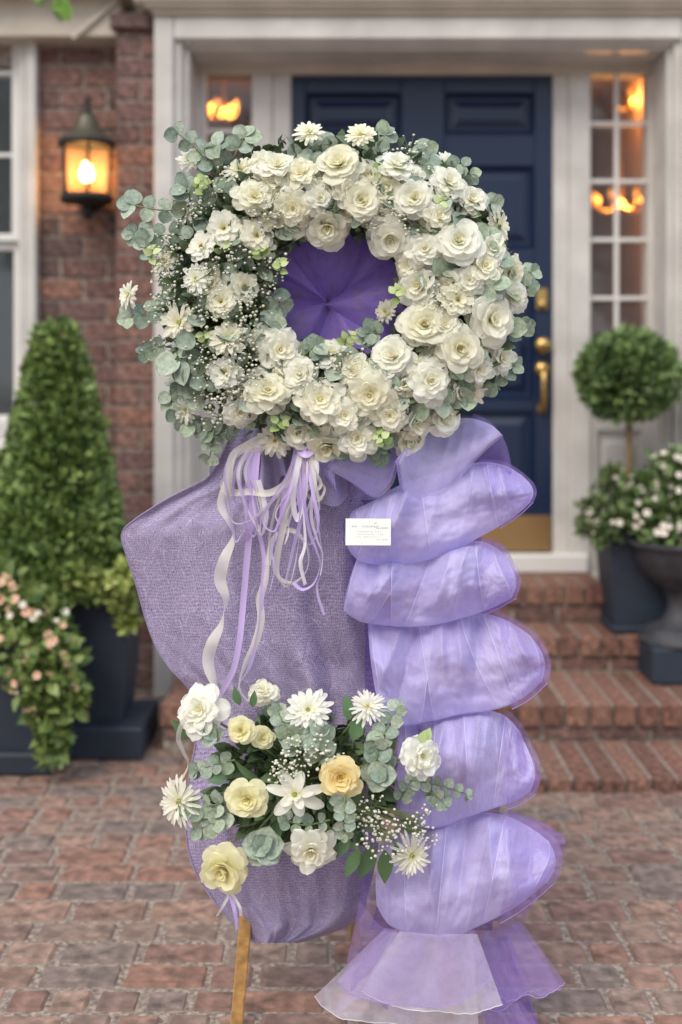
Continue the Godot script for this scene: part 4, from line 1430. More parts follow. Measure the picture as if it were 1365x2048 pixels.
func build_cloth() -> void:
	var c := thing("purple_cloth", "coarse woven purple cloth spread like a kite under the wreath", "cloth")
	var f := FastNoiseLite.new()
	f.seed = 77
	f.frequency = 1.6
	var fold := func(u: float, v: float) -> float:
		var d := 2.262 + 0.05 * pow(absf(u - 0.5) * 2.0, 2.0)
		d += 0.02 * sin(u * 11.0 + v * 2.2) * smoothstep(0.03, 0.25, v) * (1.0 - 0.4 * v)
		d += 0.034 * f.get_noise_2d(u * 2.2, v * 1.3) + 0.01 * f.get_noise_2d(u * 7.0 + 5.0, v * 3.0)
		d -= 0.045 * exp(-pow((u - 0.68 + 0.1 * v) / 0.07, 2.0)) * smoothstep(0.12, 0.4, v) * (1.0 - smoothstep(0.5, 0.75, v))
		return d
	var rows := [[470, 760, 838], [446, 770, 905], [412, 775, 958], [330, 770, 1000], [268, 765, 1040], [243, 762, 1068], [252, 760, 1110], [272, 758, 1170], [290, 760, 1235], [310, 765, 1290], [338, 770, 1335], [375, 775, 1375], [398, 780, 1420], [390, 775, 1490], [374, 770, 1580], [372, 760, 1670], [386, 750, 1735], [415, 738, 1785], [445, 728, 1825], [470, 705, 1848], [492, 660, 1868], [512, 600, 1886]]
	var b := sheet(rows, 46, 110, fold)
	obj("woven_sheet", b.mesh(), M.weave, c)
	# rolled hem along the edge
	var edge := []
	for q in rows.slice(2):
		edge.append(Vector2(q[0], q[2]))
	var fine := curve_of(edge, 80)
	var hem := []
	for k in fine.size():
		var v := lerpf(2.0 / (rows.size() - 1), 1.0, float(k) / 80.0)
		hem.append(at(fine[k].x + 1.0, fine[k].y, fold.call(0.0, v) - 0.001))
	var h := Buf.new()
	h.tube(hem, 0.0016, 0.0016, 5)
	obj("hem", h.mesh(), M.weave, c)
	# ruffled gather under the wreath
	var ct := curve_of([Vector2(525, 895), Vector2(570, 890), Vector2(620, 890), Vector2(680, 888)], 60)
	var cl := curve_of([Vector2(520, 965), Vector2(548, 985), Vector2(566, 950), Vector2(588, 978), Vector2(604, 1008), Vector2(622, 975), Vector2(640, 1004), Vector2(676, 1012), Vector2(700, 985)], 60)
	var ru := Buf.new()
	ru.grid(60, 10, func(s: float, v: float) -> Vector3:
		var p: Vector2 = ct[int(round(s * 60))].lerp(cl[int(round(s * 60))], v)
		return at(p.x, p.y, 2.232 - 0.02 * v - 0.022 * v * sin(s * 24.0 + 0.6)))
	obj("ruffle", ru.mesh(), M.weave, c)
	# darker sheer piece behind its upper corner
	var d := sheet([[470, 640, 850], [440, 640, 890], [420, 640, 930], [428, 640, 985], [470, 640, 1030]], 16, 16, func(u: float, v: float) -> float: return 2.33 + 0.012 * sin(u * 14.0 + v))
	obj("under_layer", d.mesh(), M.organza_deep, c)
	# gathered tulle that closes the middle of the wreath
	var g := thing("tulle_rosette", "deep purple tulle gathered in folds behind the opening of the wreath", "tulle")
	var back := Buf.new()
	back.grid(40, 12, func(a: float, t: float) -> Vector3:
		var o := Vector3(cos(a * TAU), sin(a * TAU), 0)
		var p := at(688, 590, 2.3) + o * t * 0.2
		return p + Vector3(0, 0, 0.012 * t * sin(a * TAU * 13.0) + 0.01 * t), null, true)
	obj("backing", back.mesh(), mat(Color("8570ae"), 0.7), g)
	# fans: gather point, first and last angle in degrees, reach, depth
	for e in [[652, 606, 84.0, 196.0, 0.2, 2.262], [688, 588, 58.0, 132.0, 0.19, 2.276], [684, 592, 20.0, 70.0, 0.2, 2.258], [650, 610, -34.0, 32.0, 0.22, 2.236], [664, 612, -112.0, -14.0, 0.18, 2.248], [654, 606, 172.0, 268.0, 0.19, 2.252], [650, 600, 120.0, 160.0, 0.19, 2.245], [668, 606, 30.0, 150.0, 0.2, 2.27]]:
		var fan := Buf.new()
		var n := rng.randi_range(1, 2)
		var ph := rng.randf() * 6.0
		fan.grid(36, 14, func(a: float, t: float) -> Vector3:
			var g_ := deg_to_rad(lerpf(e[2], e[3], a))
			var o := Vector3(cos(g_), sin(g_), 0)
			var puff := sin(PI * minf(1.0, a * 1.0)) * 0.035 * sin(PI * minf(1.0, t * 0.8 + 0.05))
			var ridge := 0.009 * t * sin(a * n * TAU + ph + t * 1.2)
			return at(e[0], e[1], e[5]) + o * e[4] * t + Vector3(0, 0, puff + ridge))
		var fo := obj("fold", fan.mesh(), M.tulle, g)
		for side in [0, 36]:
			var pts := []
			for k in range(1, 15):
				pts.append(fan.v[k * 37 + side] + Vector3(0, 0, 0.001))
			var cr := Buf.new()
			cr.tube(pts, 0.0009, 0.0014, 4)
			obj("crease", cr.mesh(), M.tulle, fo)


func puff(parent: Node3D, called: String, top: Array, low: Array, base: float, bulge: float, m: Material, seed_: int, grow := 0.0, lap := 0.34, part := [0.0, 1.0, 0.0, 1.0], lift := 0.0) -> MeshInstance3D:
	# a gathered pouf of cloth: hangs from TOP, swells forward, and turns under at LOW
	var n := 64
	var t := []
	var l := []
	for p in top:
		t.append(Vector2(p[0], p[1]))
	for p in low:
		l.append(Vector2(p[0], p[1]))
	t = curve_of(t, n)
	l = curve_of(l, n)
	var f := FastNoiseLite.new()
	f.seed = seed_
	f.frequency = 1.0
	var creases := []
	var cr := RandomNumberGenerator.new()
	cr.seed = seed_
	for k in 7:
		var s0 := (k + cr.randf_range(0.2, 0.8)) / 7.0
		creases.append([lerpf(s0, 0.5, 0.25), s0 + cr.randf_range(-0.1, 0.1), cr.randf_range(0.02, 0.05) * (1.0 if cr.randf() < 0.7 else -0.7), cr.randf_range(0.03, 0.09), cr.randf_range(0.35, 0.85)])
	var b := Buf.new()
	var nv := 48
	b.grid(n, nv, func(q: float, w: float) -> Vector3:
		var v := w * (1.0 + lap)
		var fold := minf(v, 2.0 - v)
		var s := lerpf(lerpf(part[0], part[2], fold), lerpf(part[1], part[3], fold), q)
		var k := int(s * n)
		var p: Vector2 = t[k].lerp(t[mini(k + 1, n)], s * n - k).lerp(l[k].lerp(l[mini(k + 1, n)], s * n - k), fold)
		var away: Vector2 = (p - (t[n / 2] + l[n / 2]) * 0.5).normalized()
		p += away * grow
		p.x += sin(PI * clampf(fold, 0.0, 1.0)) * (16.0 * smoothstep(0.82, 1.0, s) - 4.0 * (1.0 - smoothstep(0.0, 0.1, s)))
		var ends := 1.0
		if s > 0.84:
			ends = sqrt(clampf(1.0 - pow(1.0 - (1.0 - s) / 0.16, 2.0), 0.0, 1.0))
		elif s < 0.07:
			ends = lerpf(0.7, 1.0, sqrt(clampf(1.0 - pow(1.0 - s / 0.07, 2.0), 0.0, 1.0)))
		var swell := 0.0
		if v <= 1.0:
			swell = bulge * (0.45 + 0.55 * ends) * pow(sin(PI * clampf(v * 0.80, 0.0, 1.0)), 0.75)
		else:
			var at_rim := bulge * (0.45 + 0.55 * ends) * pow(sin(PI * 0.80), 0.75)
			swell = at_rim - (v - 1.0) / lap * (at_rim + 0.03) - 0.012 * sin(PI * (v - 1.0) / lap)
		# sharp creases that fan out of the gathering, and soft pleats at its top
		var d_ := 0.0
		for c in creases:
			var away_s: float = absf(s - lerpf(c[0], c[1], fold))
			d_ += c[2] * exp(-away_s / c[3]) * smoothstep(0.0, 0.1, fold) * (1.0 - smoothstep(c[4], c[4] + 0.35, fold))
		var x2 := s * 8.0 + f.get_noise_2d(s * 3.0 + 3.0, v * 0.6) * 1.4
		d_ += sin(x2 * TAU * 0.5) * 0.007 * pow(1.0 - clampf(fold, 0, 1), 1.2) * smoothstep(0.0, 0.1, fold)
		d_ += f.get_noise_2d(s * 1.6 + 11.0, v * 0.9) * 0.03 * (0.3 + 0.7 * ends)
		var d := base - lift - swell - d_ * (1.0 if v <= 1.0 else 1.0 - (v - 1.0) / lap)
		return at(p.x, p.y, d))
	return obj(called, b.mesh(), m, parent)


func rim_of(parent: Node3D, host: MeshInstance3D, row: int) -> void:
	# the folded edge of a pouf, where the cloth lies double
	var a: PackedVector3Array = host.mesh.surface_get_arrays(0)[Mesh.ARRAY_VERTEX]
	var pts := []
	for k in 65:
		pts.append(a[row * 65 + k])
	var b := Buf.new()
	b.tube(pts, 0.0011, 0.0011, 4)
	obj("fold_edge", b.mesh(), M.hem, parent)


func edges_of(host: MeshInstance3D, n: int, rows: int) -> void:
	# the creased side edges of the fold that was laid last
	var panel: MeshInstance3D = host.get_child(host.get_child_count() - 1)
	var a: PackedVector3Array = panel.mesh.surface_get_arrays(0)[Mesh.ARRAY_VERTEX]
	var b := Buf.new()
	for side in [0, n]:
		var pts := []
		for k in range(1, rows):
			pts.append(a[k * (n + 1) + side] + Vector3(0, 0, 0.0012))
		b.tube(pts, 0.0012, 0.0007, 4)
	obj("crease", b.mesh(), M.fold_line, host)


func build_drape() -> void:
	var g := thing("organza_drape", "cascade of lavender organza poufs falling beside the purple cloth", "drape")
	var P := [
		[[[704, 1022], [745, 1002], [805, 968], [880, 945], [955, 925], [1008, 930], [1040, 948]], [[690, 1086], [722, 1124], [800, 1131], [890, 1110], [965, 1072], [1026, 1036], [1060, 1006]]],
		[[[716, 1112], [765, 1116], [830, 1114], [900, 1094], [955, 1082], [988, 1093], [1010, 1110]], [[687, 1222], [726, 1245], [800, 1254], [870, 1250], [935, 1234], [985, 1216], [1024, 1196]]],
		[[[736, 1245], [795, 1246], [860, 1240], [920, 1230], [965, 1226], [1018, 1243], [1062, 1272]], [[758, 1416], [796, 1451], [860, 1444], [920, 1430], [990, 1420], [1044, 1398], [1084, 1364]]],
		[[[800, 1440], [850, 1442], [900, 1428], [955, 1420], [1004, 1428], [1036, 1458], [1052, 1492]], [[790, 1610], [830, 1650], [880, 1656], [930, 1637], [985, 1618], [1030, 1603], [1060, 1584]]],
		[[[758, 1690], [800, 1668], [860, 1652], [930, 1628], [1000, 1628], [1056, 1652], [1098, 1682]], [[754, 1812], [782, 1853], [840, 1872], [900, 1876], [960, 1852], [1032, 1814], [1094, 1766]]]]
	for k in P.size():
		var o := puff(g, "pouf", P[k][0], P[k][1], 2.25, [0.075, 0.072, 0.085, 0.078, 0.09][k], M.lining, 30 + k * 3)
		var veil := puff(o, "veil", P[k][0], P[k][1], 2.244, [0.075, 0.072, 0.085, 0.078, 0.09][k], M.veil, 30 + k * 3, [7.0, 9.0, 12.0, 12.0, 15.0][k], 0.4, [0.66, 1.0, 0.74, 1.0])
		rim_of(o, veil, 34)
		# further folds of the same cloth, each covering a part of the pouf
		var pr := RandomNumberGenerator.new()
		pr.seed = 900 + k
		for j in 4:
			var a: float = maxf(0.012, [0.0, 0.24, 0.44, 0.66][j] + pr.randf_range(-0.06, 0.06))
			var z: float = minf(0.985, [0.34, 0.66, 0.8, 0.985][j] + pr.randf_range(-0.06, 0.03))
			var lean := pr.randf_range(-0.1, 0.2)
			var lean2 := pr.randf_range(-0.12, 0.2)
			puff(o, "fold", P[k][0], P[k][1], 2.25, [0.075, 0.072, 0.085, 0.078, 0.09][k], M.panel, 30 + k * 3, 0.0, 0.02, [a, z, clampf(a + lean, 0.01, 0.8), clampf(z + lean2, 0.2, 0.99)], 0.003 + 0.003 * j)
			edges_of(o, 64, 44)
	# flounce under the wreath
	var n := 90
	var top := curve_of([Vector2(628, 890), Vector2(690, 885), Vector2(760, 885), Vector2(820, 872), Vector2(870, 850), Vector2(930, 836), Vector2(975, 846), Vector2(998, 862)], n)
	var low := curve_of([Vector2(634, 1002), Vector2(668, 986), Vector2(650, 938), Vector2(700, 962), Vector2(745, 992), Vector2(780, 965), Vector2(792, 922), Vector2(806, 985), Vector2(846, 1006), Vector2(884, 985), Vector2(918, 948), Vector2(952, 912), Vector2(984, 882), Vector2(1001, 868)], n)
	for e in [[0.0, M.lining, 2.215], [0.012, M.panel, 2.205]]:
		var b := Buf.new()
		b.grid(n, 14, func(s: float, v: float) -> Vector3:
			var k := int(round(s * n))
			var p: Vector2 = top[k].lerp(low[k], v)
			var wave := sin(s * 21.0 + 1.2) * (1.0 - smoothstep(0.45, 0.7, s)) + 0.5 * sin(s * 11.0)
			return at(p.x + e[0] * 500.0 * v, p.y + e[0] * 300.0 * v, e[2] - 0.05 * sin(v * 2.2) * (0.4 + s) + 0.032 * wave * (0.2 + v) + 0.012 * absf(sin(s * 30.0 + sin(s * 9.0) * 2.0)) * smoothstep(0.3, 0.5, s) * v * (1.3 - v)))
		obj("flounce", b.mesh(), e[1], g)
		if e[0] == 0.0:
			var pts := []
			for k in n + 1:
				pts.append(b.v[14 * (n + 1) + k] + Vector3(0, 0, 0.002))
			var h := Buf.new()
			h.tube(pts, 0.0014, 0.0014, 4)
			obj("flounce_hem", h.mesh(), M.hem, g)
	# cloth behind the poufs, seen at the gaps
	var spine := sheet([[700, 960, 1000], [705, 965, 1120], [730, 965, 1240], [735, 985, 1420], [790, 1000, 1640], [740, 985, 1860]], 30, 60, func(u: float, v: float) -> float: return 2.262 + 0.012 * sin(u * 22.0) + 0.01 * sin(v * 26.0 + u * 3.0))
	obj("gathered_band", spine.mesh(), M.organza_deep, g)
	# loose sheer loops that stick out past the poufs
	for e in [[[[930, 1640], [1010, 1624], [1080, 1642], [1128, 1672]], [[960, 1700], [1040, 1730], [1100, 1730], [1136, 1702]], 2.29],
		[[[965, 1420], [1010, 1440], [1052, 1490], [1070, 1545]], [[965, 1500], [1005, 1560], [1040, 1590], [1073, 1572]], 2.28],
		[[[900, 1800], [980, 1790], [1060, 1775], [1100, 1745]], [[905, 1850], [960, 1870], [1010, 1872], [1050, 1840]], 2.275],
		[[[880, 1095], [950, 1075], [1010, 1092], [1034, 1150]], [[900, 1180], [960, 1215], [1000, 1220], [1026, 1190]], 2.285],
		[[[690, 1040], [684, 1056], [690, 1080], [712, 1115]], [[700, 1150], [706, 1170], [712, 1190], [722, 1210]], 2.27],
		[[[726, 1250], [732, 1265], [745, 1290], [770, 1300]], [[752, 1370], [756, 1385], [764, 1396], [788, 1400]], 2.268],
		[[[948, 826], [984, 846], [1012, 886], [1025, 942]], [[900, 962], [940, 956], [984, 950], [1020, 952]], 2.235],
		[[[735, 1700], [728, 1740], [760, 1750], [790, 1740]], [[716, 1830], [718, 1850], [745, 1866], [790, 1862]], 2.27]]:
		var a := []
		var z := []
		for q in e[0]:
			a.append(Vector2(q[0], q[1]))
		for q in e[1]:
			z.append(Vector2(q[0], q[1]))
		a = curve_of(a, 24)
		z = curve_of(z, 24)
		var b := Buf.new()
		b.grid(24, 12, func(s: float, v: float) -> Vector3:
			var k := int(round(s * 24))
			var p: Vector2 = a[k].lerp(z[k], v)
			return at(p.x, p.y, e[2] - 0.03 * sin(PI * v) - 0.008 * sin(s * 13.0 + v * 3.0)))
		obj("loop", b.mesh(), M.organza, g)
	# tails at the foot
	var tails := [
		["tail", M.pale_organza, [[765, 1862], [830, 1868], [890, 1872], [945, 1866]], [[630, 2000], [720, 2040], [830, 2062], [960, 2058]], 2.2, 5.0],
		["tail", M.pale_organza, [[800, 1862], [860, 1868], [920, 1868], [955, 1868]], [[720, 1985], [840, 2020], [930, 2030], [1006, 2008]], 2.17, 4.0],
		["tail", M.tail, [[770, 1856], [830, 1864], [890, 1868], [950, 1860]], [[678, 1968], [770, 2012], [880, 2014], [985, 1962]], 2.155, 6.0],
		["tail", M.tail, [[720, 1800], [760, 1850], [800, 1870], [850, 1876]], [[672, 2020], [720, 1996], [760, 2004], [830, 2050]], 2.21, 3.0],
		["tail", M.tail, [[940, 1868], [980, 1862], [1015, 1850], [1046, 1846]], [[978, 2010], [1030, 2006], [1085, 1990], [1126, 1970]], 2.23, 4.0],
		["tail", M.tail, [[950, 1872], [990, 1866], [1020, 1856], [1040, 1850]], [[990, 1990], [1030, 2000], [1070, 1990], [1120, 1975]], 2.245, 3.0],
		["tail", M.tail, [[955, 1960], [985, 1968], [1010, 1976], [1030, 1985]], [[960, 2090], [1010, 2095], [1060, 2090], [1100, 2085]], 2.21, 3.0],
		["tail", M.organza_deep, [[960, 1880], [985, 1880], [1000, 1876], [1020, 1868]], [[970, 2080], [1010, 2090], [1050, 2085], [1085, 2075]], 2.25, 3.0]]
	var tn := FastNoiseLite.new()
	tn.seed = 12
	tn.frequency = 1.0
	for e in tails:
		var a := []
		var z := []
		for q in e[2]:
			a.append(Vector2(q[0], q[1]))
		for q in e[3]:
			z.append(Vector2(q[0], q[1]))
		a = curve_of(a, 36)
		z = curve_of(z, 36)
		var b := Buf.new()
		b.grid(36, 20, func(s: float, v: float) -> Vector3:
			var k := int(round(s * 36))
			var p: Vector2 = a[k].lerp(z[k], v)
			return at(p.x + 8.0 * tn.get_noise_2d(s * 1.8, e[4] * 50.0) * v, p.y + (6.0 * sin(s * 9.0) + 14.0 * tn.get_noise_2d(s * 2.2 + 9.0, e[4] * 70.0)) * v, e[4] - 0.03 * v - 0.02 * tn.get_noise_2d(s * e[5] * 0.35 + e[4] * 90.0, v * 0.3) - 0.004 * sin(s * TAU * e[5] * 0.5 + e[4] * 90.0) * (1.0 - v)))
		var o := obj(e[0], b.mesh(), e[1], g)
		var pts := []
		for k in 37:
			pts.append(b.v[20 * 37 + k])
		var h := Buf.new()
		h.tube(pts, 0.0011, 0.0011, 4)
		obj("hem", h.mesh(), M.hem if e[1] != M.pale_organza else M.white_ribbon, o)


func build_wreath() -> void:
	var w := thing("flower_wreath", "large round wreath of white roses and daisies with eucalyptus", "wreath")
	# moss ring with short leaves
	var ring := Buf.new()
	ring.grid(64, 16, func(a: float, b: float) -> Vector3:
		var g := -a * TAU
		var e := b * TAU
		var c := at(WREATH.x + cos(g) * RING.x, WREATH.y - sin(g) * RING.y, 2.215)
		var o := Vector3(cos(g), sin(g), 0)
		return c + o * cos(e) * 0.088 + Vector3(0, 0, sin(e) * 0.062), null, true)
	obj("moss_ring", ring.mesh(), M.moss, w)
	var places := []
	var tones := []
	for k in 3000:
		var g := rng.randf() * TAU
		var rr := rng.randf_range(0.56, 1.46)
		if rng.randf() < 0.3 and cos(g) > 0.2:
			continue
		var q := on_ring(WREATH.x + cos(g) * RING.x * rr, WREATH.y - sin(g) * RING.y * rr, rng.randf_range(0.005, 0.045))
		var y: Vector3 = (q[1] + Vector3(rng.randfn(0, 0.7), rng.randfn(0, 0.7), 0) + Vector3(cos(g), sin(g), 0) * 0.3).normalized()
		places.append(Transform3D(facing(y, rng.randf() * TAU).scaled(Vector3.ONE * rng.randf_range(0.014, 0.03)), q[0]))
		tones.append(green(Color(0.045, 0.08, 0.035), Color(0.16, 0.22, 0.12)))
	many("short_leaves", leaf_mesh(0.38, 0.25), M.leaf, w, places, tones)
	# the flowers that show, [x, y, radius]
	var sets := {
		"mum": [[620, 272, 37], [895, 325, 37], [480, 338, 44], [376, 316, 30], [1001, 450, 44], [262, 592, 33], [456, 675, 49], [356, 645, 49], [390, 556, 40], [328, 520, 34], [366, 424, 42], [768, 622, 33], [946, 790, 37], [550, 882, 44], [368, 820, 34], [720, 277, 36]],
		"daisy": [[490, 575, 43], [440, 602, 38], [400, 490, 42], [447, 455, 42], [515, 470, 42], [450, 745, 42], [918, 598, 48], [845, 612, 34]],
		"rose": [[678, 327, 54], [723, 400, 47], [830, 395, 46], [655, 455, 54], [780, 478, 48], [919, 482, 52], [985, 640, 54], [850, 650, 57], [920, 697, 52], [786, 712, 50], [890, 836, 40], [820, 880, 44], [652, 896, 46]],
		"gardenia": [[556, 330, 52], [795, 330, 50], [900, 367, 48], [945, 398, 42], [586, 416, 48], [510, 392, 50], [850, 498, 50], [970, 532, 50], [1024, 545, 42], [1028, 596, 40], [836, 572, 54], [1006, 716, 42], [860, 762, 55], [740, 790, 57], [714, 876, 48], [640, 800, 58], [560, 700, 54], [664, 706, 46], [536, 780, 57], [482, 826, 42], [338, 730, 34], [706, 742, 40], [600, 345, 40], [880, 430, 40], [985, 495, 40], [820, 530, 40], [890, 650, 42], [940, 560, 38], [960, 740, 40], [690, 830, 42], [600, 750, 44], [780, 830, 42], [700, 380, 36], [640, 395, 36]]}
	for kind in sets:
		for f in sets[kind]:
			var q := on_ring(f[0], f[1], -0.012)
			var outlier := 0.0
			if f[0] < 300 or f[1] < 290:
				outlier = 0.05
			var dir: Vector3 = (q[1] + Vector3(rng.randfn(0, 0.2), rng.randfn(0.05, 0.2), 0.25)).normalized()
			var called: String = {"mum": "chrysanthemum", "daisy": "daisy", "rose": "rose", "gardenia": "gardenia"}[kind]
			flower(w, kind, called, q[0] + Vector3(0, 0, outlier) - dir * 0.008, dir, f[2] * 0.0009, M.bloom[rng.randi() % 4])
	# fuller blooms set deeper between them, thick on one half
	for k in 112:
		var g := rng.randf() * TAU
		var rr := rng.randf_range(0.68, 1.36)
		var x := WREATH.x + cos(g) * RING.x * rr
		var y := WREATH.y - sin(g) * RING.y * rr
		if x < 520 and rng.randf() < 0.9:
			continue
		var q := on_ring(x, y, 0.014)
		var kind: String = ["gardenia", "rose", "gardenia", "carnation"][rng.randi() % 4]
		flower(w, kind, "filler_bloom", q[0], (q[1] + Vector3(rng.randfn(0, 0.3), rng.randfn(0, 0.3), 0)).normalized(), rng.randf_range(0.03, 0.042), M.bloom[1 + rng.randi() % 3])
	# eucalyptus sprigs that stand out past the ring
	var rl := round_leaf()
	var E := [
		[[[430, 350, 2.16], [395, 300, 2.15], [350, 262, 2.15]], 4, 0.034, 0.026], [[[440, 345, 2.15], [410, 300, 2.14], [440, 290, 2.13]], 3, 0.035, 0.03],
		[[[455, 340, 2.16], [475, 300, 2.16], [492, 268, 2.17]], 3, 0.03, 0.034], [[[380, 420, 2.15], [320, 420, 2.15], [258, 408, 2.16]], 4, 0.026, 0.033],
		[[[370, 470, 2.15], [310, 470, 2.15], [262, 468, 2.16]], 4, 0.028, 0.026], [[[350, 530, 2.15], [310, 505, 2.15], [290, 480, 2.15]], 3, 0.036, 0.032],
		[[[340, 610, 2.15], [300, 625, 2.15], [252, 636, 2.15]], 4, 0.03, 0.03], [[[330, 690, 2.17], [305, 700, 2.18], [285, 708, 2.19]], 3, 0.024, 0.02],
		[[[350, 700, 2.14], [365, 722, 2.12], [385, 730, 2.12]], 3, 0.05, 0.044], [[[400, 780, 2.15], [380, 770, 2.15], [355, 765, 2.16]], 3, 0.034, 0.03],
		[[[1000, 560, 2.16], [1040, 556, 2.16], [1068, 540, 2.17]], 3, 0.024, 0.024], [[[1010, 590, 2.16], [1040, 578, 2.16], [1066, 572, 2.16]], 2, 0.024, 0.026],
		[[[1010, 655, 2.17], [1034, 655, 2.17], [1056, 650, 2.17]], 2, 0.022, 0.024], [[[980, 745, 2.17], [1010, 745, 2.17], [1030, 730, 2.17]], 3, 0.028, 0.024],
		[[[720, 300, 2.17], [750, 285, 2.17], [775, 266, 2.18]], 3, 0.03, 0.028], [[[830, 340, 2.13], [855, 325, 2.13], [850, 295, 2.15]], 3, 0.036, 0.03],
		[[[630, 350, 2.11], [620, 320, 2.11], [650, 280, 2.15]], 3, 0.04, 0.034], [[[900, 340, 2.15], [925, 330, 2.15], [945, 355, 2.16]], 3, 0.026, 0.022],
		[[[930, 400, 2.13], [960, 410, 2.14], [990, 405, 2.16]], 3, 0.028, 0.026], [[[760, 400, 2.1], [780, 385, 2.1], [775, 365, 2.1]], 3, 0.034, 0.03],
		[[[640, 420, 2.1], [640, 400, 2.1], [650, 380, 2.1]], 2, 0.04, 0.036], [[[840, 830, 2.13], [815, 815, 2.12], [790, 835, 2.12]], 3, 0.04, 0.034],
		[[[520, 850, 2.14], [512, 832, 2.13], [500, 815, 2.13]], 2, 0.042, 0.036], [[[560, 850, 2.13], [575, 845, 2.12], [590, 830, 2.12]], 3, 0.036, 0.032],
		[[[650, 860, 2.13], [665, 855, 2.12], [690, 850, 2.12]], 2, 0.036, 0.032], [[[750, 890, 2.15], [765, 880, 2.13], [780, 870, 2.13]], 3, 0.032, 0.028],
		[[[900, 800, 2.14], [915, 785, 2.12], [930, 770, 2.12]], 3, 0.036, 0.03], [[[1000, 780, 2.17], [985, 760, 2.16], [965, 770, 2.16]], 3, 0.03, 0.026],
		[[[520, 560, 2.14], [545, 590, 2.14], [560, 615, 2.15]], 3, 0.036, 0.03], [[[520, 690, 2.12], [535, 660, 2.12], [545, 640, 2.13]], 3, 0.036, 0.03],
		[[[760, 670, 2.15], [745, 665, 2.14], [730, 672, 2.14]], 3, 0.03, 0.028], [[[950, 590, 2.1], [970, 575, 2.1], [990, 570, 2.1]], 2, 0.042, 0.036],
		[[[960, 500, 2.11], [975, 485, 2.11], [970, 470, 2.12]], 2, 0.036, 0.03], [[[880, 540, 2.1], [895, 525, 2.1], [905, 510, 2.1]], 3, 0.03, 0.026],
		[[[460, 510, 2.11], [490, 515, 2.11], [520, 505, 2.12]], 3, 0.036, 0.03], [[[380, 400, 2.13], [378, 385, 2.12], [370, 372, 2.12]], 2, 0.04, 0.034],
		[[[600, 720, 2.13], [620, 700, 2.12], [632, 690, 2.12]], 3, 0.034, 0.028], [[[430, 860, 2.19], [425, 890, 2.2], [418, 920, 2.21]], 3, 0.026, 0.022],
		[[[340, 780, 2.2], [350, 820, 2.2], [385, 850, 2.2]], 5, 0.03, 0.028], [[[395, 850, 2.2], [430, 865, 2.2], [460, 860, 2.2]], 4, 0.03, 0.028]]
	for e in E:
		sprig(w, "eucalyptus_sprig", e[0], e[1], e[2], e[3], M.euca, rl)
	for e in [[760, 360], [870, 420], [448, 505], [525, 515], [770, 890], [420, 690], [560, 545], [390, 380], [800, 600], [560, 860], [690, 690], [300, 520]]:
		var p: Array = on_ring(e[0], e[1], -0.015)
		sprig(w, "lime_sprig", [[e[0], e[1], 2.2 - 0.09], [e[0] + rng.randf_range(-14, 14), e[1] - 12, 2.1 - 0.01], [e[0] + rng.randf_range(-20, 20), e[1] - 22, 2.1]], 3, 0.02, 0.016, M.lime, leaf_mesh(0.4, 0.2, 2, 4), 0.001)
	# single eucalyptus leaves tucked between the blooms
	for k in 130:
		var g := rng.randf() * TAU
		var rr := rng.randf_range(0.6, 1.48)
		var q := on_ring(WREATH.x + cos(g) * RING.x * rr, WREATH.y - sin(g) * RING.y * rr, rng.randf_range(-0.006, 0.012))
		var y: Vector3 = (Vector3(cos(g), sin(g), 0) * 0.6 + Vector3(rng.randfn(), rng.randfn(), rng.randf_range(0.0, 0.6))).normalized()
		leaf(w, "leaf", q[0], y, rng.randf_range(0.026, 0.042), M.euca[rng.randi() % 5], rl, 0.6)
	# baby's breath, most of it on one half
	for e in [[425, 385, 46], [400, 410, 36], [345, 490, 40], [350, 560, 42], [420, 540, 40], [470, 520, 30], [540, 540, 34], [540, 575, 26], [330, 610, 34], [400, 620, 36], [470, 640, 34], [510, 620, 34], [318, 690, 30], [410, 720, 36], [480, 690, 30], [490, 730, 34], [420, 790, 38], [460, 780, 34], [440, 830, 34], [820, 305, 36], [540, 420, 40], [690, 730, 34], [810, 440, 30], [880, 600, 30], [620, 760, 30], [745, 450, 24], [500, 770, 30]]:
		var q := on_ring(e[0], e[1], -0.008)
		gypsophila(w, "babys_breath", q[0] + Vector3(0, 0, 0.004), q[0] - Vector3(0, 0.01, 0.04), e[2] * 0.001, int(e[2] * 0.95))


func ribbon(parent: Node3D, pts: Array, width: float, m: Material, twist0 := 0.0, twist1 := 0.0, wob := 0.0) -> void:
	var line := []
	for p in pts:
		line.append(at(p[0], p[1], p[2]))
	var n := 14 * (pts.size() - 1)
	var f := curve_of(line, n)
	var b := Buf.new()
	b.grid(4, n, func(a: float, t: float) -> Vector3:
		var k := int(round(t * n))
		var d: Vector3 = (f[mini(k + 1, n)] - f[maxi(k - 1, 0)]).normalized()
		var z := (Vector3(0, 0, 1) - d * d.z).normalized()
		var x := d.cross(z)
		var g := lerpf(twist0, twist1, t) + wob * sin(t * 17.0)
		var u := a * 2.0 - 1.0
		return f[k] + (x * cos(g) + z * sin(g)) * u * width * 0.5 + (z * cos(g) - x * sin(g)) * u * u * width * 0.12)
	obj("ribbon", b.mesh(), m, parent)


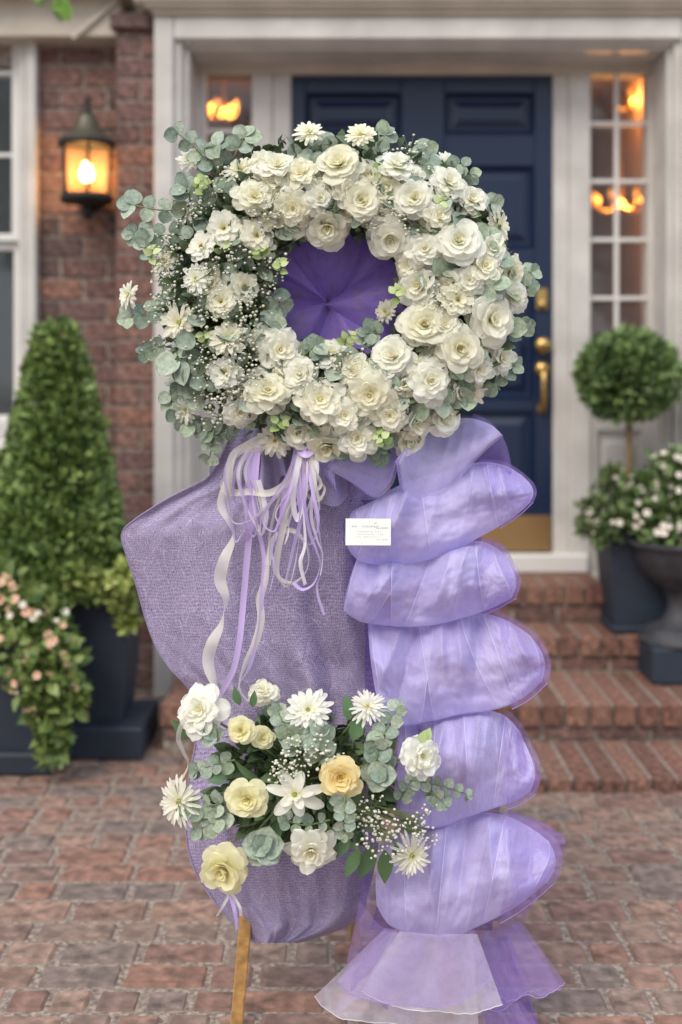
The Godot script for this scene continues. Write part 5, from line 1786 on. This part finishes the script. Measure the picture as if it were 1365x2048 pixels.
func build_ribbons() -> void:
	var r := thing("ribbon_bow", "curled cream and lilac ribbons hanging from the bottom of the wreath", "ribbon")
	var c = M.cream_ribbon
	var l = M.lilac_ribbon
	var w = M.white_ribbon
	var z := 2.14
	ribbon(r, [[540, 870, z], [500, 888, z - 0.02], [465, 912, z - 0.03], [458, 960, z - 0.02], [470, 1000, z]], 0.021, c, 0.3, 1.2)
	ribbon(r, [[525, 905, z], [492, 890, z - 0.02], [465, 920, z - 0.02], [452, 975, z - 0.01], [448, 1010, z], [462, 1040, z], [470, 1075, z + 0.01], [450, 1120, z], [440, 1160, z + 0.01], [450, 1200, z], [442, 1245, z + 0.01], [424, 1285, z], [418, 1325, z + 0.01], [432, 1368, z], [442, 1388, z]], 0.024, c, 0.2, 11.5)
	ribbon(r, [[516, 890, z], [510, 960, z - 0.01], [502, 1040, z], [495, 1110, z + 0.005], [487, 1200, z + 0.01], [479, 1280, z], [466, 1340, z], [440, 1388, z], [430, 1400, z]], 0.0125, l, 0.0, 0.6)
	ribbon(r, [[503, 900, z], [500, 960, z - 0.01], [497, 1000, z]], 0.018, l, 0.1, 0.4)
	ribbon(r, [[470, 905, z], [450, 960, z], [452, 1010, z], [470, 1055, z], [487, 1082, z], [508, 1060, z], [512, 1030, z]], 0.008, l, 0.9, 2.2)
	ribbon(r, [[465, 940, z], [446, 965, z], [456, 985, z], [500, 984, z - 0.015], [540, 986, z - 0.02], [575, 965, z - 0.01], [600, 930, z]], 0.014, c, 0.8, 0.1)
	ribbon(r, [[600, 905, z], [580, 960, z - 0.02], [545, 1000, z - 0.02], [500, 1040, z - 0.02], [470, 1045, z - 0.01], [462, 1020, z], [470, 990, z]], 0.010, w, 0.5, 2.0)
	ribbon(r, [[606, 895, z], [580, 950, z - 0.02], [556, 1000, z - 0.02], [540, 1060, z - 0.01], [536, 1110, z], [530, 1160, z], [520, 1200, z + 0.005], [522, 1240, z], [510, 1290, z], [492, 1330, z], [480, 1370, z - 0.01], [492, 1396, z - 0.01], [505, 1400, z]], 0.015, c, 0.3, 5.2, 0.3)
	ribbon(r, [[608, 900, z], [590, 960, z - 0.02], [576, 1010, z - 0.02], [560, 1080, z - 0.02], [548, 1130, z - 0.02], [562, 1160, z - 0.015], [590, 1166, z - 0.02], [615, 1140, z - 0.025], [618, 1100, z - 0.025], [600, 1068, z - 0.02], [575, 1060, z - 0.01], [545, 1080, z], [535, 1130, z]], 0.014, c, 0.2, 2.6)
	ribbon(r, [[612, 900, z], [598, 980, z - 0.03], [602, 1030, z - 0.03], [590, 1080, z - 0.03], [578, 1130, z - 0.03], [572, 1160, z - 0.03], [580, 1180, z - 0.02]], 0.013, l, 0.4, 1.6)
	ribbon(r, [[618, 900, z], [606, 980, z - 0.035], [618, 1060, z - 0.03], [632, 1100, z - 0.03], [640, 1130, z - 0.03], [628, 1165, z - 0.03], [606, 1178, z - 0.03], [588, 1165, z - 0.03]], 0.009, l, 0.2, 2.4)
	ribbon(r, [[622, 900, z], [628, 960, z - 0.03], [622, 1030, z - 0.03], [634, 1080, z - 0.03], [645, 1110, z - 0.03], [640, 1150, z - 0.03]], 0.010, w, 0.3, 1.8)
	ribbon(r, [[604, 900, z], [594, 940, z - 0.03], [586, 1000, z - 0.03], [596, 1040, z - 0.03], [612, 990, z - 0.03], [616, 940, z - 0.03], [614, 900, z]], 0.012, w, 0.2, 1.3)
	ribbon(r, [[600, 900, z], [570, 990, z - 0.02], [562, 1060, z - 0.01], [552, 1100, z - 0.01]], 0.013, l, 0.1, 0.9)
	ribbon(r, [[515, 1050, z + 0.01], [528, 1120, z + 0.005], [524, 1190, z], [516, 1260, z], [500, 1330, z], [480, 1365, z], [470, 1400, z]], 0.010, l, 0.3, 1.5, 0.3)
	ribbon(r, [[442, 1388, z], [400, 1412, z - 0.04], [368, 1440, z - 0.05], [356, 1475, z - 0.03], [366, 1505, z - 0.02], [376, 1528, z - 0.01], [362, 1556, z], [342, 1566, z]], 0.014, c, 0.2, 2.2)
	for k in 12:
		var x := 592.0 + rng.randf() * 34.0
		var drop := rng.randf_range(60.0, 250.0)
		var sway := rng.randf_range(-75.0, 30.0)
		var dz := z - rng.randf_range(0.01, 0.045)
		var pts := [[x, 896.0, z], [x + sway * 0.3, 900.0 + drop * 0.4, dz], [x + sway, 900.0 + drop, dz]]
		if k % 2 == 0:
			pts += [[x + sway + 22.0, 912.0 + drop * 1.12, dz], [x + sway + 40.0, 900.0 + drop * 0.9, dz], [x + 12.0, 900.0 + drop * 0.4, dz], [x + 6.0, 896.0, z]]
		else:
			pts += [[x + sway * 0.8 - 6.0, 900.0 + drop * 1.25, dz], [x + sway * 1.1, 900.0 + drop * 1.5, dz + 0.01]]
		ribbon(r, pts, rng.randf_range(0.006, 0.012), [c, w, l][k % 3], rng.randf() * 1.5, rng.randf_range(1.5, 4.0), 0.2)
	for k in 5:
		var x := 470.0 + rng.randf() * 50.0
		ribbon(r, [[x, 900.0, z], [x - 20.0, 940.0, z - 0.02], [x - 24.0 + rng.randf() * 20.0, 1000.0, z - 0.01], [x + rng.randf_range(-6, 24), 1050.0 + rng.randf() * 40.0, z - 0.01], [x + 24.0, 1030.0, z - 0.015], [x + 8.0, 960.0, z - 0.02]], rng.randf_range(0.006, 0.011), [l, w, c][k % 3], rng.randf(), rng.randf_range(1.0, 3.0), 0.2)
	ribbon(r, [[600, 892, z], [612, 905, z - 0.02], [626, 892, z]], 0.022, l, 0.0, 0.4)


func build_card() -> void:
	var m := StandardMaterial3D.new()
	m.albedo_color = Color("f2f1ee")
	m.roughness = 0.6
	var d := 2.105
	var c := thing("message_card", "small white printed message card pinned to the highest organza pouf", "card", at(737, 1064, d))
	c.rotation = Vector3(-0.05, 0.06, -0.012)
	var b := Buf.new()
	b.box(Vector3.ZERO, Vector3(0.087, 0.051, 0.0008), 0.0003)
	obj("card_sheet", b.mesh(), m, c)
	# faint print: two lines of script and finer lines, too small to be read
	var ink := mat(Color("b9c2c6"), 0.8)
	for e in [[-0.006, 0.0105, 0.052, 0.0042], [0.027, 0.0075, 0.024, 0.0042], [0.001, 0.0005, 0.048, 0.0018], [0.004, -0.0045, 0.05, 0.0018], [0.0, -0.0095, 0.046, 0.0018], [0.026, -0.0145, 0.024, 0.0022], [0.014, 0.0165, 0.005, 0.004]]:
		var line := Buf.new()
		var n := int(e[2] / 0.0032)
		for k in n:
			if k > 0 and rng.randf() < 0.14:
				continue
			var x: float = e[0] - e[2] * 0.5 + e[2] * (k + 0.5) / n
			line.box(Vector3(x, e[1] + rng.randf_range(-0.0004, 0.0004), 0.00055), Vector3(e[2] / n * rng.randf_range(0.45, 0.8), e[3] * rng.randf_range(0.5, 1.0), 0.0002), 0.00002)
		obj("print_line", line.mesh(), ink, c)


func build_spray() -> void:
	var s := thing("flower_spray", "loose spray of cream roses, chrysanthemums and eucalyptus on the purple cloth", "flowers")
	var rl := round_leaf()
	# foam block and dark leaves at its heart
	var foam := Buf.new()
	foam.box(at(610, 1560, 2.215), Vector3(0.2, 0.13, 0.07), 0.02)
	obj("foam_block", foam.mesh(), M.moss, s)
	var places := []
	var tones := []
	for k in 620:
		var g := rng.randf() * TAU
		var r := sqrt(rng.randf())
		var x := 612.0 + cos(g) * r * 170.0
		var y := 1560.0 - sin(g) * r * 125.0
		var dir := Vector3(cos(g) * 1.3, sin(g) * 1.1, rng.randf_range(0.0, 0.9)).normalized()
		places.append(Transform3D(facing((dir + Vector3(rng.randfn(), rng.randfn(), rng.randfn()) * 0.35).normalized(), rng.randf() * TAU).scaled(Vector3.ONE * rng.randf_range(0.022, 0.046)), at(x, y, 2.2 - 0.05 * (1.0 - r))))
		tones.append(green(Color(0.07, 0.12, 0.05), Color(0.17, 0.25, 0.12)))
	many("dark_foliage", leaf_mesh(0.3, 0.25), M.leaf, s, places, tones)
	# [kind, name, x, y, radius, depth, facing, material]
	var F := [
		["gardenia", "gardenia", 398, 1420, 55, 2.1, Vector3(-0.35, 0.35, 1), M.bloom[0]], ["rose", "small_rose", 480, 1463, 33, 2.09, Vector3(-0.1, 0.1, 1), M.lemon],
		["rose", "small_rose", 527, 1474, 27, 2.12, Vector3(0.3, 0.5, 1), M.lemon], ["carnation", "carnation", 527, 1380, 36, 2.15, Vector3(-0.05, 0.9, 0.8), M.bloom[1]],
		["mum", "chrysanthemum", 617, 1418, 52, 2.1, Vector3(0.05, 0.45, 1), M.bloom[0]], ["spider", "chrysanthemum", 737, 1410, 44, 2.12, Vector3(0.15, 0.75, 0.9), M.bloom[2]],
		["carnation", "carnation", 845, 1512, 48, 2.08, Vector3(0.35, 0.2, 1), M.bloom[0]], ["spider", "chrysanthemum", 354, 1606, 49, 2.1, Vector3(-0.45, 0.1, 1), M.bloom[1]],
		["rose", "rose", 494, 1600, 48, 2.07, Vector3(-0.1, 0.05, 1), M.lemon], ["star", "star_flower", 590, 1590, 58, 2.06, Vector3(-0.05, 0.2, 1), M.bloom[2]],
		["rose", "peach_rose", 681, 1556, 50, 2.06, Vector3(0.05, 0.15, 1), M.peach], ["gardenia", "gardenia", 622, 1706, 52, 2.08, Vector3(0.05, -0.3, 1), M.bloom[2]],
		["spider", "chrysanthemum", 828, 1714, 46, 2.09, Vector3(0.4, -0.05, 1), M.bloom[1]], ["rose", "large_rose", 446, 1742, 58, 2.06, Vector3(-0.25, -0.3, 1), M.lemon]]
	var words := ["", "smaller pale yellow rose", "pale yellow rose bud", "", "", "", "", "", "pale yellow rose", "white pointed star shaped flower", "peach coloured rose", "", "", "large pale yellow rose"]
	for k in F.size():
		var f: Array = F[k]
		flower(s, f[0], f[1], at(f[2], f[3], f[5]) - f[6].normalized() * 0.012, f[6], f[4] * (0.00088 if f[0] == "rose" else 0.00096), f[7], true, words[k])
		# stalk back to the foam
		var st := Buf.new()
		var a := at(f[2], f[3], f[5] + 0.012)
		st.tube(curve_of([a, a.lerp(at(610, 1560, 2.2), 0.45) + Vector3(0, 0, -0.01), at(610, 1560, 2.2)], 8), 0.0022, 0.0026, 6)
		obj("stalk", st.mesh(), M.stem, s)
	# green calyx buds on the carnation at the side
	for e in [[843, 1478], [852, 1472]]:
		leaf(s, "bud_leaf", at(e[0], e[1] + 8, 2.05), Vector3(rng.randfn(0, 0.3), 1, 0.2).normalized(), 0.024, M.lime[0], leaf_mesh(0.4, 0.2, 2, 4))
	var E := [
		[[[770, 1540, 2.12], [765, 1480, 2.11], [795, 1415, 2.13]], 6, 0.04, 0.03], [[[750, 1560, 2.12], [755, 1520, 2.1], [752, 1490, 2.1]], 3, 0.044, 0.04],
		[[[690, 1590, 2.05], [690, 1625, 2.04], [688, 1670, 2.05]], 5, 0.036, 0.028], [[[820, 1560, 2.13], [880, 1570, 2.12], [938, 1590, 2.13]], 6, 0.03, 0.02],
		[[[850, 1590, 2.14], [870, 1590, 2.12], [890, 1610, 2.12]], 3, 0.03, 0.026], [[[470, 1600, 2.12], [420, 1612, 2.1], [372, 1615, 2.1]], 5, 0.036, 0.032],
		[[[460, 1620, 2.12], [430, 1640, 2.1], [400, 1660, 2.11]], 4, 0.04, 0.034], [[[470, 1520, 2.13], [425, 1530, 2.12], [390, 1545, 2.13]], 4, 0.034, 0.028],
		[[[600, 1500, 2.12], [575, 1460, 2.11], [555, 1420, 2.12]], 5, 0.038, 0.03], [[[640, 1530, 2.1], [640, 1500, 2.08], [640, 1470, 2.09]], 3, 0.046, 0.042],
		[[[560, 1480, 2.11], [585, 1470, 2.1], [610, 1468, 2.1]], 3, 0.036, 0.03], [[[800, 1600, 2.14], [812, 1580, 2.13], [825, 1560, 2.13]], 3, 0.03, 0.026],
		[[[660, 1640, 2.1], [610, 1650, 2.09], [570, 1640, 2.09]], 4, 0.03, 0.026]]
	for e in E:
		sprig(s, "eucalyptus_sprig", e[0], e[1], e[2] * 0.76, e[3] * 0.76, M.euca, rl)
	# a rosette of broad round leaves under the centre, another near the ribbon
	for e in [[527, 1690, 0.05, 2.065, 9], [422, 1466, 0.036, 2.085, 6], [760, 1550, 0.042, 2.085, 6]]:
		var h := Node3D.new()
		h.name = "round_leaf_rosette" if not s.has_node("round_leaf_rosette") else "round_leaf_rosette_%03d" % int(e[4] + e[0] / 100)
		s.add_child(h, true)
		for k in e[4]:
			var g: float = TAU * k / e[4] + rng.randf_range(-0.2, 0.2)
			var inner: float = 1.0 if k % 2 == 0 else 0.7
			leaf(h, "leaf", at(e[0], e[1], e[3] + 0.01 * inner) - Vector3(cos(g), sin(g), 0) * 0.008, Vector3(cos(g), sin(g), 0.25 / inner).normalized(), e[2] * inner, M.euca[k % 4], rl, 0.3)
	# dark glossy leaves hanging below
	for e in [[745, 1690, -1.9, 0.07], [770, 1700, -1.55, 0.065], [722, 1700, -2.2, 0.06], [790, 1690, -1.2, 0.05], [700, 1680, -2.4, 0.05], [480, 1410, 1.9, 0.038], [505, 1414, 1.4, 0.032], [700, 1440, 1.7, 0.05], [380, 1475, 2.4, 0.05], [520, 1560, 2.6, 0.06], [455, 1560, 2.9, 0.05], [655, 1650, -1.4, 0.06], [560, 1640, -1.9, 0.05], [705, 1480, 1.2, 0.06], [800, 1640, -0.6, 0.05]]:
		leaf(s, "dark_leaf", at(e[0], e[1], 2.12), Vector3(cos(e[2]), sin(e[2]), 0.15).normalized(), e[3], M.ruscus[rng.randi() % 3], leaf_mesh(0.24, 0.2, 4, 6))
	for e in [[600, 1516, 40], [570, 1530, 30], [650, 1500, 36], [755, 1650, 48], [770, 1670, 40], [740, 1625, 34], [842, 1640, 30], [846, 1665, 26], [560, 1545, 28]]:
		gypsophila(s, "babys_breath", at(e[0], e[1], 2.085), at(620, 1570, 2.16).lerp(at(e[0], e[1], 2.1), 0.6), e[2] * 0.001, int(e[2] * 1.1))
	# narrow ribbon ends under the lowest rose
	var r := thing("ribbon_tail", "short lilac ribbon ends hanging below the lowest yellow rose", "ribbon")
	ribbon(r, [[458, 1790, 2.1], [446, 1812, 2.09], [434, 1832, 2.1]], 0.007, M.white_ribbon, 0.3, 0.9)
	ribbon(r, [[462, 1790, 2.1], [470, 1825, 2.09], [474, 1860, 2.1]], 0.008, M.lilac_ribbon, 0.2, 1.0)
	ribbon(r, [[466, 1790, 2.1], [480, 1815, 2.09], [482, 1832, 2.1]], 0.006, M.white_ribbon, 0.9, 0.1)
